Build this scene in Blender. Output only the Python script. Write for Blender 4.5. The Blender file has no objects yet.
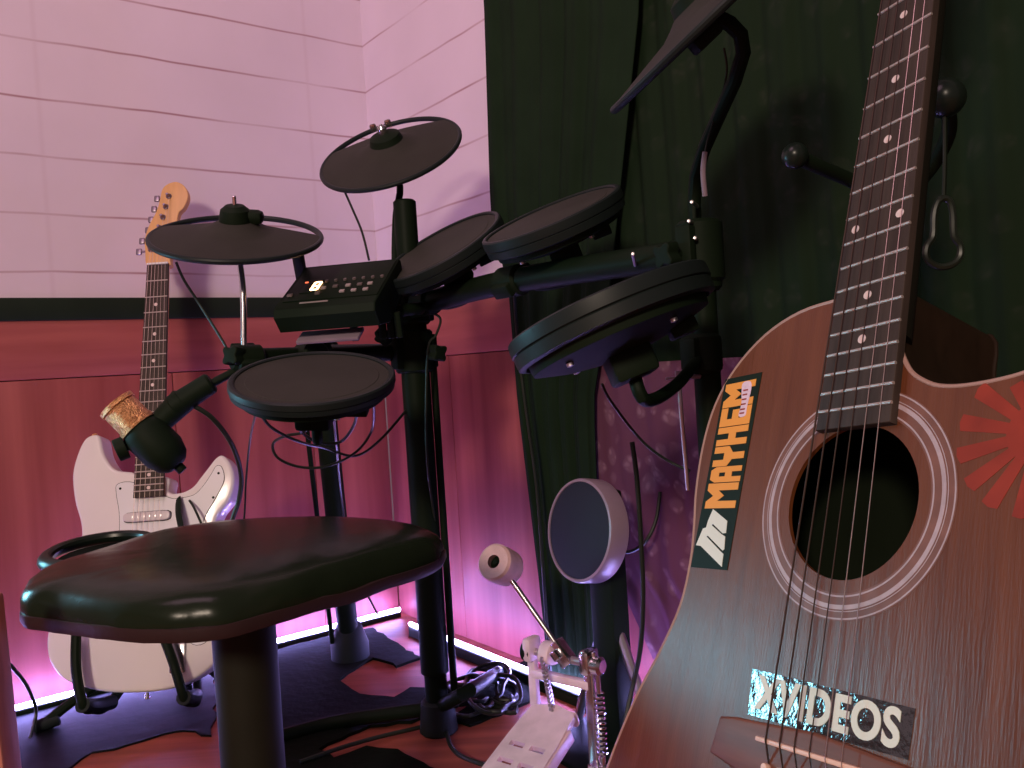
import bpy, bmesh, math, random
from mathutils import Vector, Matrix, noise
random.seed(7)
PI = math.pi
SC = bpy.context.scene
COL = SC.collection
V = Vector

# ------------------------------------------------------------------ camera
F_PX = 850.0
CAM = V((0, 0, .6))
RX = V((0.998018, -0.001357, -0.062915)); RU = V((0.062930, 0.021519, 0.997786)); RF = V((0.0, 0.999768, -0.021562))
cd = bpy.data.cameras.new('camera'); co = bpy.data.objects.new('camera', cd); COL.objects.link(co)
cd.sensor_width = 36; cd.lens = F_PX / 1024 * 36; cd.clip_start = .02
M3 = Matrix((RX, RU, -RF)).transposed()
co.matrix_world = Matrix.Translation(CAM) @ M3.to_4x4()
SC.camera = co

def ray(px, py): return RX * ((px - 512) / F_PX) + RU * ((384 - py) / F_PX) + RF
def at(px, py, d): return CAM + ray(px, py) * d
def onz(px, py, z):
    r = ray(px, py); return CAM + r * ((z - CAM.z) / r.z)
PHI = math.radians(37.316)
CORNER = onz(400, 612, 0)
DL = V((-math.cos(PHI), -math.sin(PHI), 0)); DR = V((math.sin(PHI), -math.cos(PHI), 0))
NL = DR.copy(); NR = DL.copy()              # into the room
def onwall(px, py, N, off=0):
    r = ray(px, py); return CAM + r * ((CORNER + N * off - CAM).dot(N) / r.dot(N))

# ------------------------------------------------------------------ materials
def lin(r, g, b):
    f = lambda c: (c / 255 / 12.92) if c <= 10 else ((c / 255 + .055) / 1.055) ** 2.4
    return (f(r), f(g), f(b))
def mat(name, col, rough=.5, metal=0., spec=.3, var=.12, vscale=12., bump=0., bscale=60., stretch=None, coat=0., col2=None):
    m = bpy.data.materials.new(name); m.use_nodes = True
    nt = m.node_tree; n = nt.nodes; L = nt.links; b = n['Principled BSDF']
    b.inputs['Roughness'].default_value = rough; b.inputs['Metallic'].default_value = metal
    b.inputs['Specular IOR Level'].default_value = spec
    if coat: b.inputs['Coat Weight'].default_value = coat; b.inputs['Coat Roughness'].default_value = .12
    tc = n.new('ShaderNodeTexCoord'); src = tc.outputs['Object']
    if stretch:
        mp = n.new('ShaderNodeMapping'); mp.inputs['Scale'].default_value = stretch
        L.new(src, mp.inputs['Vector']); src = mp.outputs['Vector']
    nz = n.new('ShaderNodeTexNoise'); nz.inputs['Scale'].default_value = vscale; nz.inputs['Detail'].default_value = 6
    L.new(src, nz.inputs['Vector'])
    mx = n.new('ShaderNodeMix'); mx.data_type = 'RGBA'
    rp = n.new('ShaderNodeMapRange'); rp.inputs[1].default_value = .3; rp.inputs[2].default_value = .7
    L.new(nz.outputs['Fac'], rp.inputs[0]); L.new(rp.outputs[0], mx.inputs[0])
    c2 = col2 or tuple(min(1, c * (1 + var)) for c in col)
    c1 = col if col2 else tuple(c * (1 - var) for c in col)
    mx.inputs[6].default_value = (*c1, 1); mx.inputs[7].default_value = (*c2, 1)
    L.new(mx.outputs[2], b.inputs['Base Color'])
    if bump:
        n2 = n.new('ShaderNodeTexNoise'); n2.inputs['Scale'].default_value = bscale; n2.inputs['Detail'].default_value = 4
        L.new(src, n2.inputs['Vector'])
        bp = n.new('ShaderNodeBump'); bp.inputs['Strength'].default_value = bump; bp.inputs['Distance'].default_value = .004
        L.new(n2.outputs['Fac'], bp.inputs['Height']); L.new(bp.outputs[0], b.inputs['Normal'])
    m['out'] = 1
    return m
def emit(name, col, strength):
    m = bpy.data.materials.new(name); m.use_nodes = True
    nt = m.node_tree; nt.nodes.clear()
    e = nt.nodes.new('ShaderNodeEmission'); o = nt.nodes.new('ShaderNodeOutputMaterial')
    e.inputs[0].default_value = (*col, 1); e.inputs[1].default_value = strength
    nt.links.new(e.outputs[0], o.inputs[0]); return m

BLACK = (.0085, .016, .008)
M = {}
M['black'] = mat('black_plastic', BLACK, .6, spec=.1)
M['black_metal'] = mat('black_metal_tube', (.0075, .014, .007), .5, spec=.08)
M['rubber'] = mat('drum_rubber', (.042, .040, .033), .65, spec=.15, bump=.06, bscale=300)
M['rim'] = mat('drum_rim_rubber', (.013, .019, .018), .45, spec=.2)
M['cym'] = mat('cymbal_rubber', (.037, .035, .029), .65, spec=.15, bump=.05, bscale=250)
M['chrome'] = mat('chrome', (.72, .70, .72), .22, 1., .5, var=.05)
M['steel'] = mat('brushed_steel', (.62, .58, .60), .35, 1., .5, var=.08, bump=.05)
M['vinyl'] = mat('black_vinyl', (.012, .019, .010), .24, spec=.14, bump=.25, bscale=22)
M['column'] = mat('column_brown', (.018, .018, .012), .6, spec=.15)
M['curtain'] = mat('black_drape', (.013, .026, .013), .85, spec=.05, bump=.1, bscale=90)
M['cable'] = mat('cable_rubber', (.014, .020, .013), .36, spec=.35)
M['white_gloss'] = mat('white_lacquer', (.82, .79, .76), .25, spec=.5, var=.02, coat=.3)
M['pickguard'] = mat('white_plastic', (.76, .77, .78), .35, spec=.4, var=.02)
M['cream'] = mat('pickup_cover', (.66, .62, .62), .35, spec=.4, var=.02)
M['maple'] = mat('maple', (.72, .40, .16), .4, spec=.4, var=.1, vscale=9, stretch=(8, 1, 8))
M['rosewood'] = mat('rosewood', (.048, .034, .027), .55, spec=.2, var=.3, vscale=14, stretch=(9, 1, 9), bump=.08)
M['fret'] = mat('fret_wire', (.55, .48, .44), .5, .6, .5, var=.03)
M['pearl'] = mat('pearl_dot', (.75, .62, .58), .3, spec=.5, var=.1, vscale=200)
M['string'] = mat('steel_string', (.55, .42, .38), .4, 1., .5, var=.05)
M['string_w'] = mat('wound_string', (.07, .045, .035), .5, .7, .4, var=.1)
M['top'] = mat('mahogany_top', (.105, .029, .008), .34, spec=.45, vscale=7, stretch=(14, 1.1, 14), bump=.10, bscale=55, col2=(.155, .048, .016))
M['side'] = mat('mahogany_side_shaded', (.022, .012, .007), .5, spec=.15, var=.2, vscale=7, stretch=(4, 4, 14))  # unlit look of the guitar sides put into a darker wood colour
M['binding'] = mat('binding', (.40, .25, .20), .4, spec=.4, var=.05)
M['inlay'] = mat('rosette_inlay', (.44, .36, .37), .4, spec=.4, var=.12, vscale=120)
M['inlay_d'] = mat('rosette_wood', (.19, .085, .06), .4, spec=.4, var=.2, vscale=60)
M['neckdark'] = mat('dark_neck', (.016, .014, .010), .5, spec=.15)
M['tuner'] = mat('dull_tuner', (.26, .21, .26), .4, .8, .4)
M['sheen_band'] = mat('vinyl_sheen_brown', (.036, .019, .020), .45, spec=.25, bump=.3, bscale=30)  # pinkish light reflected low on the black seat, put into a brown colour
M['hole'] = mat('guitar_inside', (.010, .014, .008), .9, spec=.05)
M['bridgewood'] = mat('bridge_rosewood', (.15, .055, .032), .45, spec=.35, var=.25, vscale=14, stretch=(1, 9, 9))
M['bone'] = mat('bone_saddle', (.80, .55, .42), .4, spec=.4, var=.05)
M['st_black'] = mat('sticker_black', (.010, .020, .012), .5, spec=.12, var=.1)
M['st_orange'] = mat('sticker_orange', (.86, .36, .06), .5, spec=.3, var=.03)
M['st_white'] = mat('sticker_white', (.74, .80, .66), .5, spec=.3, var=.03)
M['st_pink'] = mat('sticker_pink', (.78, .60, .68), .5, spec=.3, var=.1, vscale=200)
M['st_chrome'] = mat('sticker_foil', (.012, .020, .022), .07, spec=1.0, var=.1, bump=.14, bscale=140)
M['red_paint'] = mat('red_sun_paint', (.30, .036, .016), .5, spec=.3, var=.25, vscale=30)
M['felt'] = mat('beater_felt', (.70, .47, .46), .9, spec=.1, var=.1, vscale=60, bump=.4, bscale=150)
M['navy'] = mat('kick_pad_face', (.016, .020, .034), .55, spec=.3)
M['padrim'] = mat('kick_pad_rim', (.30, .22, .28), .28, spec=.6)
M['pedal'] = mat('pedal_alloy', (.90, .68, .77), .4, .1, .5, var=.12, vscale=40)
M['gold'] = mat('gold_mesh', (.85, .42, .18), .32, 1., .5, var=.3, vscale=160, bump=.9, bscale=420)
M['rubber_foot'] = mat('foot_rubber', (.012, .018, .016), .6, spec=.2)
M['btn'] = mat('button_grey', (.36, .29, .28), .5, spec=.3)
M['btn_d'] = mat('button_dark', (.13, .10, .095), .5, spec=.3)
M['led'] = emit('led_strip_light', (.37, .32, 1.0), 95)
M['digit'] = emit('display_digit', (1.0, .50, .22), 9)
M['ledred'] = emit('panel_led', (1.0, .18, .08), 1.6)
M['mat'] = mat('black_mat', (.0045, .006, .006), .6, spec=.10, bump=.3, bscale=25)
M['cloth'] = mat('black_cloth', (.006, .009, .006), .85, spec=.08, bump=.4, bscale=60)
M['legwood'] = mat('orange_wood', (.62, .24, .17), .5, spec=.3, var=.2, vscale=10, stretch=(9, 9, 1))
M['rail'] = mat('rail_black', (.012, .022, .012), .55, spec=.2)
M['strap'] = mat('strap_black', (.012, .02, .012), .7, spec=.12)
M['hoop'] = mat('hoop_black', (.010, .016, .012), .3, spec=.25)

def wall_material():
    m = mat('painted_block_wall', (.74, .63, .72), .7, spec=.2, var=.06, vscale=3.0, bump=.12, bscale=35)
    nt = m.node_tree; n = nt.nodes; L = nt.links; b = n['Principled BSDF']
    tc = n.new('ShaderNodeTexCoord'); sp = n.new('ShaderNodeSeparateXYZ'); L.new(tc.outputs['Object'], sp.inputs[0])
    nz = n.new('ShaderNodeTexNoise'); nz.inputs['Scale'].default_value = 5; L.new(tc.outputs['Object'], nz.inputs['Vector'])
    def math_(op, a, c):
        k = n.new('ShaderNodeMath'); k.operation = op
        for i, x in enumerate((a, c)):
            if x is None: continue
            if isinstance(x, (int, float)): k.inputs[i].default_value = x
            else: L.new(x, k.inputs[i])
        return k.outputs[0]
    wob = math_('MULTIPLY', math_('SUBTRACT', nz.outputs['Fac'], .5), .010)
    z = math_('ADD', math_('SUBTRACT', sp.outputs['Z'], GZ0), wob)
    fr = math_('FRACT', math_('ADD', math_('DIVIDE', z, GSP), 20.5), None)
    d = math_('MULTIPLY', math_('ABSOLUTE', math_('SUBTRACT', fr, .5), None), GSP)
    line = n.new('ShaderNodeMapRange'); line.inputs[1].default_value = .0008; line.inputs[2].default_value = .0032
    line.inputs[3].default_value = 1; line.inputs[4].default_value = 0; L.new(d, line.inputs[0])
    nb = n.new('ShaderNodeTexNoise'); nb.inputs['Scale'].default_value = 3.2; L.new(tc.outputs['Object'], nb.inputs['Vector'])
    br = n.new('ShaderNodeMapRange'); br.inputs[1].default_value = .32; br.inputs[2].default_value = .6; L.new(nb.outputs['Fac'], br.inputs[0])
    br.inputs[3].default_value = .12
    fac = math_('MULTIPLY', line.outputs[0], br.outputs[0])
    for u in SEAMS:
        du = math_('ABSOLUTE', math_('SUBTRACT', sp.outputs['X'], u), None)
        s = n.new('ShaderNodeMapRange'); s.inputs[1].default_value = .001; s.inputs[2].default_value = .007
        s.inputs[3].default_value = .10; s.inputs[4].default_value = 0; L.new(du, s.inputs[0])
        fac = math_('MAXIMUM', fac, s.outputs[0])
    old = b.inputs['Base Color'].links[0].from_socket
    mx = n.new('ShaderNodeMix'); mx.data_type = 'RGBA'
    L.new(fac, mx.inputs[0]); L.new(old, mx.inputs[6]); mx.inputs[7].default_value = (.42, .24, .28, 1)
    L.new(mx.outputs[2], b.inputs['Base Color'])
    return m

# ------------------------------------------------------------------ mesh helpers
def obj(name, bm, m, parent=None, smooth=30, world=False):
    me = bpy.data.meshes.new(name)
    if world and parent is not None:
        p = parent
        while p.parent is not None: p = p.parent
        bm.transform(p.matrix_basis.inverted())
    bmesh.ops.recalc_face_normals(bm, faces=bm.faces)
    bm.to_mesh(me); bm.free()
    if smooth:
        for p in me.polygons: p.use_smooth = True
        me.set_sharp_from_angle(angle=math.radians(smooth))
    for x in (m if isinstance(m, (list, tuple)) else [m]): me.materials.append(x)
    o = bpy.data.objects.new(name, me); COL.objects.link(o)
    if parent is not None: o.parent = parent
    return o
def thing(name, label, cat, Mx=None, group=None):
    o = bpy.data.objects.new(name, None); COL.objects.link(o); o.empty_display_size = .05
    if Mx is not None: o.matrix_basis = Mx
    return tag(o, label, cat, group)
def tag(o, label=None, cat=None, group=None, kind=None):
    if label: o['label'] = label
    if cat: o['category'] = cat
    if group: o['group'] = group
    if kind: o['kind'] = kind
    return o
def struct(name, bm, m, smooth=30): return tag(obj(name, bm, m, None, smooth), kind='structure')
def nb(): return bmesh.new()
def frame(o, z, x=(1, 0, 0)):
    z = V(z).normalized(); x = V(x); x = (x - z * x.dot(z)).normalized(); y = z.cross(x)
    return Matrix.Translation(o) @ Matrix((x, y, z)).transposed().to_4x4()
def merge(bm, b2, Mx=None):
    if Mx is not None: b2.transform(Mx)
    me = bpy.data.meshes.new('tmp'); b2.to_mesh(me); b2.free(); bm.from_mesh(me); bpy.data.meshes.remove(me)
def box(bm, c, s, bev=.0, Mx=None, seg=2):
    b = nb(); bmesh.ops.create_cube(b, size=1)
    bmesh.ops.scale(b, vec=V(s), verts=b.verts); 
    if bev: bmesh.ops.bevel(b, geom=b.edges[:], offset=bev, segments=seg, affect='EDGES', profile=.5)
    bmesh.ops.translate(b, vec=V(c), verts=b.verts)
    merge(bm, b, Mx)
def rev(bm, prof, n=40, Mx=None, ang=None):
    b = nb(); rings = []
    for r, z in prof:
        if r < 1e-6: rings.append([b.verts.new((0, 0, z))])
        else: rings.append([b.verts.new((r * math.cos(2 * PI * i / n), r * math.sin(2 * PI * i / n), z)) for i in range(n)])
    for a, c in zip(rings, rings[1:]):
        for i in range(n):
            j = (i + 1) % n
            if len(a) == 1 and len(c) == 1: continue
            if len(a) == 1: b.faces.new((a[0], c[i], c[j]))
            elif len(c) == 1: b.faces.new((a[i], a[j], c[0]))
            else: b.faces.new((a[i], a[j], c[j], c[i]))
    merge(bm, b, Mx)
def cyl(bm, p, q, r, r2=None, n=24, bev=.001):
    p, q = V(p), V(q); h = (q - p).length; r2 = r if r2 is None else r2
    up = V((1, 0, 0)) if abs((q - p).normalized().x) < .9 else V((0, 1, 0))
    e = min(bev, h * .3, r * .5)
    rev(bm, [(0, 0), (r - e, 0), (r, e), (r2, h - e), (r2 - e, h), (0, h)], n, frame(p, q - p, up))
def smooth_path(pts, k=8, closed=False):
    pts = [V(p) for p in pts]; n = len(pts); out = []
    for i in range(n if closed else n - 1):
        g = (lambda j: pts[j % n]) if closed else (lambda j: pts[max(0, min(n - 1, j))])
        p0, p1, p2, p3 = g(i - 1), g(i), g(i + 1), g(i + 2)
        for s in range(k):
            t = s / k
            out.append(.5 * ((2 * p1) + (p2 - p0) * t + (2 * p0 - 5 * p1 + 4 * p2 - p3) * t * t + (3 * p1 - p0 - 3 * p2 + p3) * t ** 3))
    if not closed: out.append(pts[-1].copy())
    return out
def tube(bm, pts, r, n=10, k=8, closed=False, flat=None):
    P = smooth_path(pts, k, closed) if k > 1 else [V(p) for p in pts]
    N = len(P); up = None; rings = []
    for i in range(N):
        a = P[(i - 1) % N] if (closed or i > 0) else P[i]; c = P[(i + 1) % N] if (closed or i < N - 1) else P[i]
        t = (c - a).normalized()
        if up is None: up = t.orthogonal().normalized()
        up = (up - t * up.dot(t)).normalized(); sd = t.cross(up)
        rr = r(i / (N - 1)) if callable(r) else r
        rings.append([bm.verts.new(P[i] + up * (rr * math.cos(2 * PI * j / n)) + sd * (rr * (flat or 1) * math.sin(2 * PI * j / n))) for j in range(n)])
    for i in range(N if closed else N - 1):
        a, c = rings[i], rings[(i + 1) % N]
        for j in range(n): bm.faces.new((a[j], a[(j + 1) % n], c[(j + 1) % n], c[j]))
    if not closed: bm.faces.new(rings[0]); bm.faces.new(rings[-1][::-1])
def prism(bm, poly, z0, z1, holes=(), Mx=None, bev=0.):
    b = nb()
    def loops(z):
        es = []; ls = []
        for lp in [poly, *holes]:
            vs = [b.verts.new((x, y, z)) for x, y in lp]; ls.append(vs)
            for i in range(len(vs)): es.append(b.edges.new((vs[i], vs[(i + 1) % len(vs)])))
        return ls, es
    A, ea = loops(z0); B, eb = loops(z1)
    for es in (ea, eb):
        bmesh.ops.triangle_fill(b, use_beauty=True, use_dissolve=False, edges=es)
    rim = []
    for la, lb in zip(A, B):
        for i in range(len(la)):
            j = (i + 1) % len(la); b.faces.new((la[i], la[j], lb[j], lb[i]))
            if bev: rim.append(b.edges.get((lb[i], lb[j])))
    if bev:
        bmesh.ops.recalc_face_normals(b, faces=b.faces)
        bmesh.ops.bevel(b, geom=rim, offset=bev, segments=3, affect='EDGES', profile=.5)
    merge(bm, b, Mx)
def circle(r, n=48, cx=0, cy=0): return [(cx + r * math.cos(2 * PI * i / n), cy + r * math.sin(2 * PI * i / n)) for i in range(n)]
def sm2(pts, k=6, closed=True): return [(p.x, p.y) for p in smooth_path([(x, y, 0) for x, y in pts], k, closed)]
def ringband(bm, r0, r1, z0, z1, cx=0, cy=0, n=72): 
    rev(bm, [(r0, z0), (r0, z1), (r1, z1), (r1, z0), (r0, z0)], n, Matrix.Translation((cx, cy, 0)))
def text_bm(s, size, bold=.0, extrude=.0003, ax=1., spacing=1.):
    cu = bpy.data.curves.new('t', 'FONT'); cu.body = s; cu.size = size; cu.offset = bold; cu.extrude = extrude
    cu.align_x = 'CENTER'; cu.align_y = 'CENTER'; cu.space_character = spacing; cu.resolution_u = 6
    o = bpy.data.objects.new('t', cu); COL.objects.link(o)
    dg = bpy.context.evaluated_depsgraph_get(); me = bpy.data.meshes.new_from_object(o.evaluated_get(dg))
    bm = nb(); bm.from_mesh(me); bpy.data.meshes.remove(me); bpy.data.objects.remove(o); bpy.data.curves.remove(cu)
    bmesh.ops.scale(bm, vec=(ax, 1, 1), verts=bm.verts)
    return bm

# ------------------------------------------------------------------ setting
WLX = Matrix((-DL, -NL, V((0, 0, 1)))).transposed().to_4x4()     # x runs towards the corner, -y into room
WL = Matrix.Translation(CORNER) @ Matrix((-DL, NL * -1, V((0, 0, 1)))).transposed().to_4x4()
WR = Matrix.Translation(CORNER) @ Matrix((DR, -NR, V((0, 0, 1)))).transposed().to_4x4()
p1 = onwall(359, 92, NL); p2 = onwall(359, 138, NL)
GZ0 = p1.z; GSP = p1.z - p2.z
iw = WL.inverted()
SEAMS = [(iw @ onwall(38, 90, NL)).x, (iw @ onwall(308, 90, NL)).x, (iw @ onwall(36, 20, NL)).x - .9]
M['wall'] = wall_material()
M['panel'] = mat('red_wood_panel', (.27, .058, .062), .5, spec=.3, vscale=3.6, stretch=(7, 7, .35), bump=.06, bscale=8, col2=(.41, .105, .105))
M['board'] = mat('red_wood_board', (.32, .075, .072), .5, spec=.3, vscale=5, stretch=(.5, .5, 6), bump=.05, bscale=10, col2=(.46, .125, .115))
M['floorm'] = mat('red_wood_floor', (.34, .085, .055), .5, spec=.3, var=.3, vscale=6, stretch=(.6, 6, 1), bump=.08, bscale=20)
ZR = .747
def wallobj(name, W, x0, x1, sgn):
    b = nb(); box(b, ((x0 + x1) / 2, .05, 1.65), (abs(x1 - x0), .10, 1.9)); 
    o = struct(name, b, M['wall']); o.matrix_basis = W; return o
wl = wallobj('wall_left', WL, -2.3, .1, 1); wr = wallobj('wall_right', WR, 0, 3.2, 1)
def lower(name, W, x0, x1, seams):
    b = nb()
    xs = [x0] + [s for s in seams if x0 < s < x1] + [x1]
    for a, c in zip(xs, xs[1:]): box(b, ((a + c) / 2, .048, .315), (c - a - .0015, .10, .63), .0018)
    o = struct(name, b, M['panel']); o.matrix_basis = W
    b = nb(); box(b, ((x0 + x1) / 2, .047, .69), (x1 - x0, .10, .117), .003)
    o2 = struct(name.replace('baseboard', 'trim').replace('_left', '_1').replace('_right', '_2'), b, M['board']); o2.matrix_basis = W
lower('baseboard_left', WL, -2.3, -.0025, [-2.0, -1.62, -1.25, -.88, -.51, -.2])
lower('baseboard_right', WR, .0025, 3.2, [.3, .62, .95, 1.5, 2.1])
b = nb(); box(b, (-1.15, -.002, ZR + .021), (2.3, .014, .045), .004)
t3 = struct('trim_3', b, M['rail']); t3.matrix_basis = WL
b = nb(); box(b, (0, .4, -.02), (5.4, 5.4, .04)); struct('floor', b, M['floorm'])

# LED strips along the wall foot
def led(name, pts, label):
    t = thing(name, label, 'light strip', Matrix.Translation(pts[0]), 'glowing light strips along the wall foot')
    b = nb(); tube(b, pts, .0048, 10, 1); obj('light_tube', b, M['led'], t, world=True)
    b = nb(); d = pts[-1] - pts[0]; h = pts[0].z - .005
    box(b, (0, 0, 0), (d.length, .012, h - .001), .001, frame((pts[0] + pts[-1]) / 2 - V((0, 0, .005 + h / 2)), (0, 0, 1), d)); obj('mounting_channel', b, M['black'], t, world=True)
cz = V((0, 0, .014))
led('light_strip', [CORNER + DL * 1.75 + NL * .035 + V((0, 0, .018)), CORNER + DL * .02 + NL * .035 + V((0, 0, .018))], 'glowing violet-white light strip at the foot of the left wall behind the electric guitar')
led('light_strip', [CORNER + DR * .19 + NR * .080 + V((0, 0, .028)), CORNER + DR * 1.15 + NR * .080 + V((0, 0, .028))], 'glowing violet-white light strip at the foot of the right wall behind the kick pedal')

# curtains
def drape(name, edgeL, edgeR, off, m, pleats, amp, seed, zb, zt, label, cat='curtain', nu=90, nz=40):
    """edgeL/edgeR: lists of (z, t) along the right wall"""
    def interp(E, z):
        E = sorted(E)
        if z <= E[0][0]: return E[0][1]
        for (za, ta), (zc, tc) in zip(E, E[1:]):
            if z <= zc: return ta + (tc - ta) * (z - za) / (zc - za)
        return E[-1][1]
    b = nb(); rows = []
    for i in range(nz + 1):
        z = zb + (zt - zb) * i / nz; a, c = interp(edgeL, z), interp(edgeR, z); row = []
        for j in range(nu + 1):
            s = j / nu; t = a + (c - a) * s
            ph = s * pleats * 2 * PI + .6 * math.sin(s * 9 + seed) + .15 * math.sin(z * 4 + s * 20)
            d = off + amp * math.sin(ph) + amp * .4 * math.sin(ph * 2.3 + seed + z * 1.2)
            p = CORNER + DR * t + NR * d; row.append(b.verts.new((p.x, p.y, z)))
        rows.append(row)
    for r0, r1 in zip(rows, rows[1:]):
        for j in range(nu): b.faces.new((r0[j], r0[j + 1], r1[j + 1], r1[j]))
    o = obj(name, b, m, None, 60); sd = o.modifiers.new('thickness', 'SOLIDIFY'); sd.thickness = .003; sd.offset = 0
    tag(o, label, cat); return o
iwr = WR.inverted()
def zt(px, py, off):
    p = onwall(px, py, NR, off); return (p.z, (iwr @ p).x)
EL = [zt(487, 0, .055), zt(494, 215, .055), zt(512, 290, .055), zt(521, 400, .055), zt(544, 590, .055), zt(553, 680, .055)]
ER = [zt(640, 0, .055), zt(610, 290, .055), zt(594, 400, .055), zt(600, 560, .055), zt(606, 690, .055)]
z0_ = EL[0][0]; EL.append((1.95, EL[0][1] - .02)); ER.append((1.95, ER[0][1] + .03))
drape('black_drape', EL, ER, .060, M['curtain'], 5, .005, 1.3, .008, 1.95, 'smooth black drape hanging beside the white wall, left of the floral cloth')
def floral_material(nm='floral_fabric', ca=(.013, .025, .0125), cb=(.022, .032, .020)):
    m = mat(nm, (.013, .026, .013), .85, spec=.05)
    nt = m.node_tree; n = nt.nodes; L = nt.links; b = n['Principled BSDF']
    tc = n.new('ShaderNodeTexCoord'); nz = n.new('ShaderNodeTexNoise'); nz.inputs['Scale'].default_value = 14
    L.new(tc.outputs['Object'], nz.inputs['Vector'])
    va = n.new('ShaderNodeVectorMath'); va.operation = 'MULTIPLY_ADD'; va.inputs[1].default_value = (.05, .05, .05)
    L.new(nz.outputs['Color'], va.inputs[0]); L.new(tc.outputs['Object'], va.inputs[2])
    vo = n.new('ShaderNodeTexVoronoi'); vo.inputs['Scale'].default_value = 26; L.new(va.outputs[0], vo.inputs['Vector'])
    r = n.new('ShaderNodeMapRange'); r.inputs[1].default_value = .28; r.inputs[2].default_value = .42; r.inputs[3].default_value = 1; r.inputs[4].default_value = 0
    L.new(vo.outputs['Distance'], r.inputs[0])
    v2 = n.new('ShaderNodeTexVoronoi'); v2.inputs['Scale'].default_value = 75; L.new(va.outputs[0], v2.inputs['Vector'])
    r2 = n.new('ShaderNodeMapRange'); r2.inputs[1].default_value = .2; r2.inputs[2].default_value = .5; r2.inputs[3].default_value = 1.; r2.inputs[4].default_value = .35
    L.new(v2.outputs['Distance'], r2.inputs[0])
    mu = n.new('ShaderNodeMath'); mu.operation = 'MULTIPLY'; L.new(r.outputs[0], mu.inputs[0]); L.new(r2.outputs[0], mu.inputs[1])
    mx = n.new('ShaderNodeMix'); mx.data_type = 'RGBA'; L.new(mu.outputs[0], mx.inputs[0])
    mx.inputs[6].default_value = (*ca, 1); mx.inputs[7].default_value = (*cb, 1)
    L.new(mx.outputs[2], b.inputs['Base Color']); return m
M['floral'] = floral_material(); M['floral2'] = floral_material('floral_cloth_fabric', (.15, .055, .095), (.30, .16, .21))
FL = [zt(600, 0, .03), zt(584, 400, .03), zt(600, 560, .03), (.02, zt(620, 600, .03)[1])]
drape('black_curtain', [(0, FL[2][1] - .02), (2, FL[2][1] - .05)], [(0, 2.9), (2, 2.9)], .026, M['floral'], 34, .004, .4, .20, 1.95, 'long black curtain behind the drum kit and the acoustic guitar', nu=420)

FW = [zt(575, 380, .045), zt(584, 480, .045), zt(598, 560, .045), zt(622, 592, .045)]
zl = FW[-1][0]; FW.append((zl - .10, FW[-1][1] + .06))
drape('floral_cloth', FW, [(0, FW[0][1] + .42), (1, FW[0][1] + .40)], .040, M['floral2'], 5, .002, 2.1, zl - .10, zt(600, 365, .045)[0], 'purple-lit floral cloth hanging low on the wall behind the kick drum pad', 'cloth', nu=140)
# ------------------------------------------------------------------ electric guitar
def guitar_frame(o, U, Vv, Nn): return Matrix.Translation(V(o)) @ Matrix((V(U), -V(Vv), V(Nn))).transposed().to_4x4()
def G(u, v, h=0): return V((u, -v, h))
def fretpos(s, n): return s * (1 - 2 ** (-n / 12))
def P2(l): return [(u, -v) for u, v in l]

SG = guitar_frame((-.6914, 1.7029, .8479), (.9999, .0155, .0061), (.0102, -.2798, -.96), (.0132, -.9599, .2799))
eg = thing('electric_guitar', 'white electric guitar with maple headstock leaning by the red wood wall', 'guitar', SG)
body = [(-.112, .338), (-.130, .345), (-.1425, .372), (-.1498, .4115), (-.1430, .4611), (-.129, .505), (-.1265, .535), (-.132, .575), (-.148, .622), (-.166, .66), (-.1765, .70), (-.1735, .735), (-.16, .762), (-.13, .786), (-.0672, .8055), (0, .811), (.0541, .8074), (.0994, .7905), (.135, .76), (.151, .72), (.149, .67), (.136, .62), (.123, .57), (.1185, .535), (.126, .507), (.1478, .478), (.155, .445), (.148, .415), (.132, .396), (.119, .400), (.105, .417), (.09, .436), (.0764, .452), (.055, .461), (.032, .458), (.029, .43), (-.029, .42), (-.0391, .4156), (-.0713, .4075), (-.0916, .3794), (-.1012, .3459)]
b = nb(); prism(b, sm2(P2(body), 5), -.056, -.012, bev=.006); obj('body', b, M['white_gloss'], eg, 40)
pgp = [(-.030, .437), (-.062, .437), (-.064, .455), (-.057, .49), (-.055, .53), (-.058, .58), (-.064, .625), (-.05, .64), (.03, .645), (.06, .70), (.085, .735), (.112, .73), (.118, .69), (.105, .62), (.095, .56), (.100, .515), (.120, .478), (.136, .445), (.132, .420), (.122, .416), (.113, .430), (.098, .452), (.08, .468), (.05, .472), (.031, .468)]
b = nb(); prism(b, sm2(P2(pgp), 4), -.012, -.0105); pg = obj('pickguard', b, M['pickguard'], eg)
b = nb(); tube(b, [G(u, v, -.0112) for u, v in sm2(pgp, 4)], .0008, 6, 1, True); obj('bevel_line', b, M['black'], pg)
for (u, v) in [(-.057, .446), (-.053, .526), (-.058, .615), (.126, .43), (.117, .475), (.095, .56), (.112, .70), (.05, .476), (.036, .502)]:
    b = nb(); rev(b, [(0, .0012), (.0022, .0008), (.0024, 0)], 12, Matrix.Translation(G(u, v, -.0105))); obj('screw', b, M['black_metal'], pg)
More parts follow.
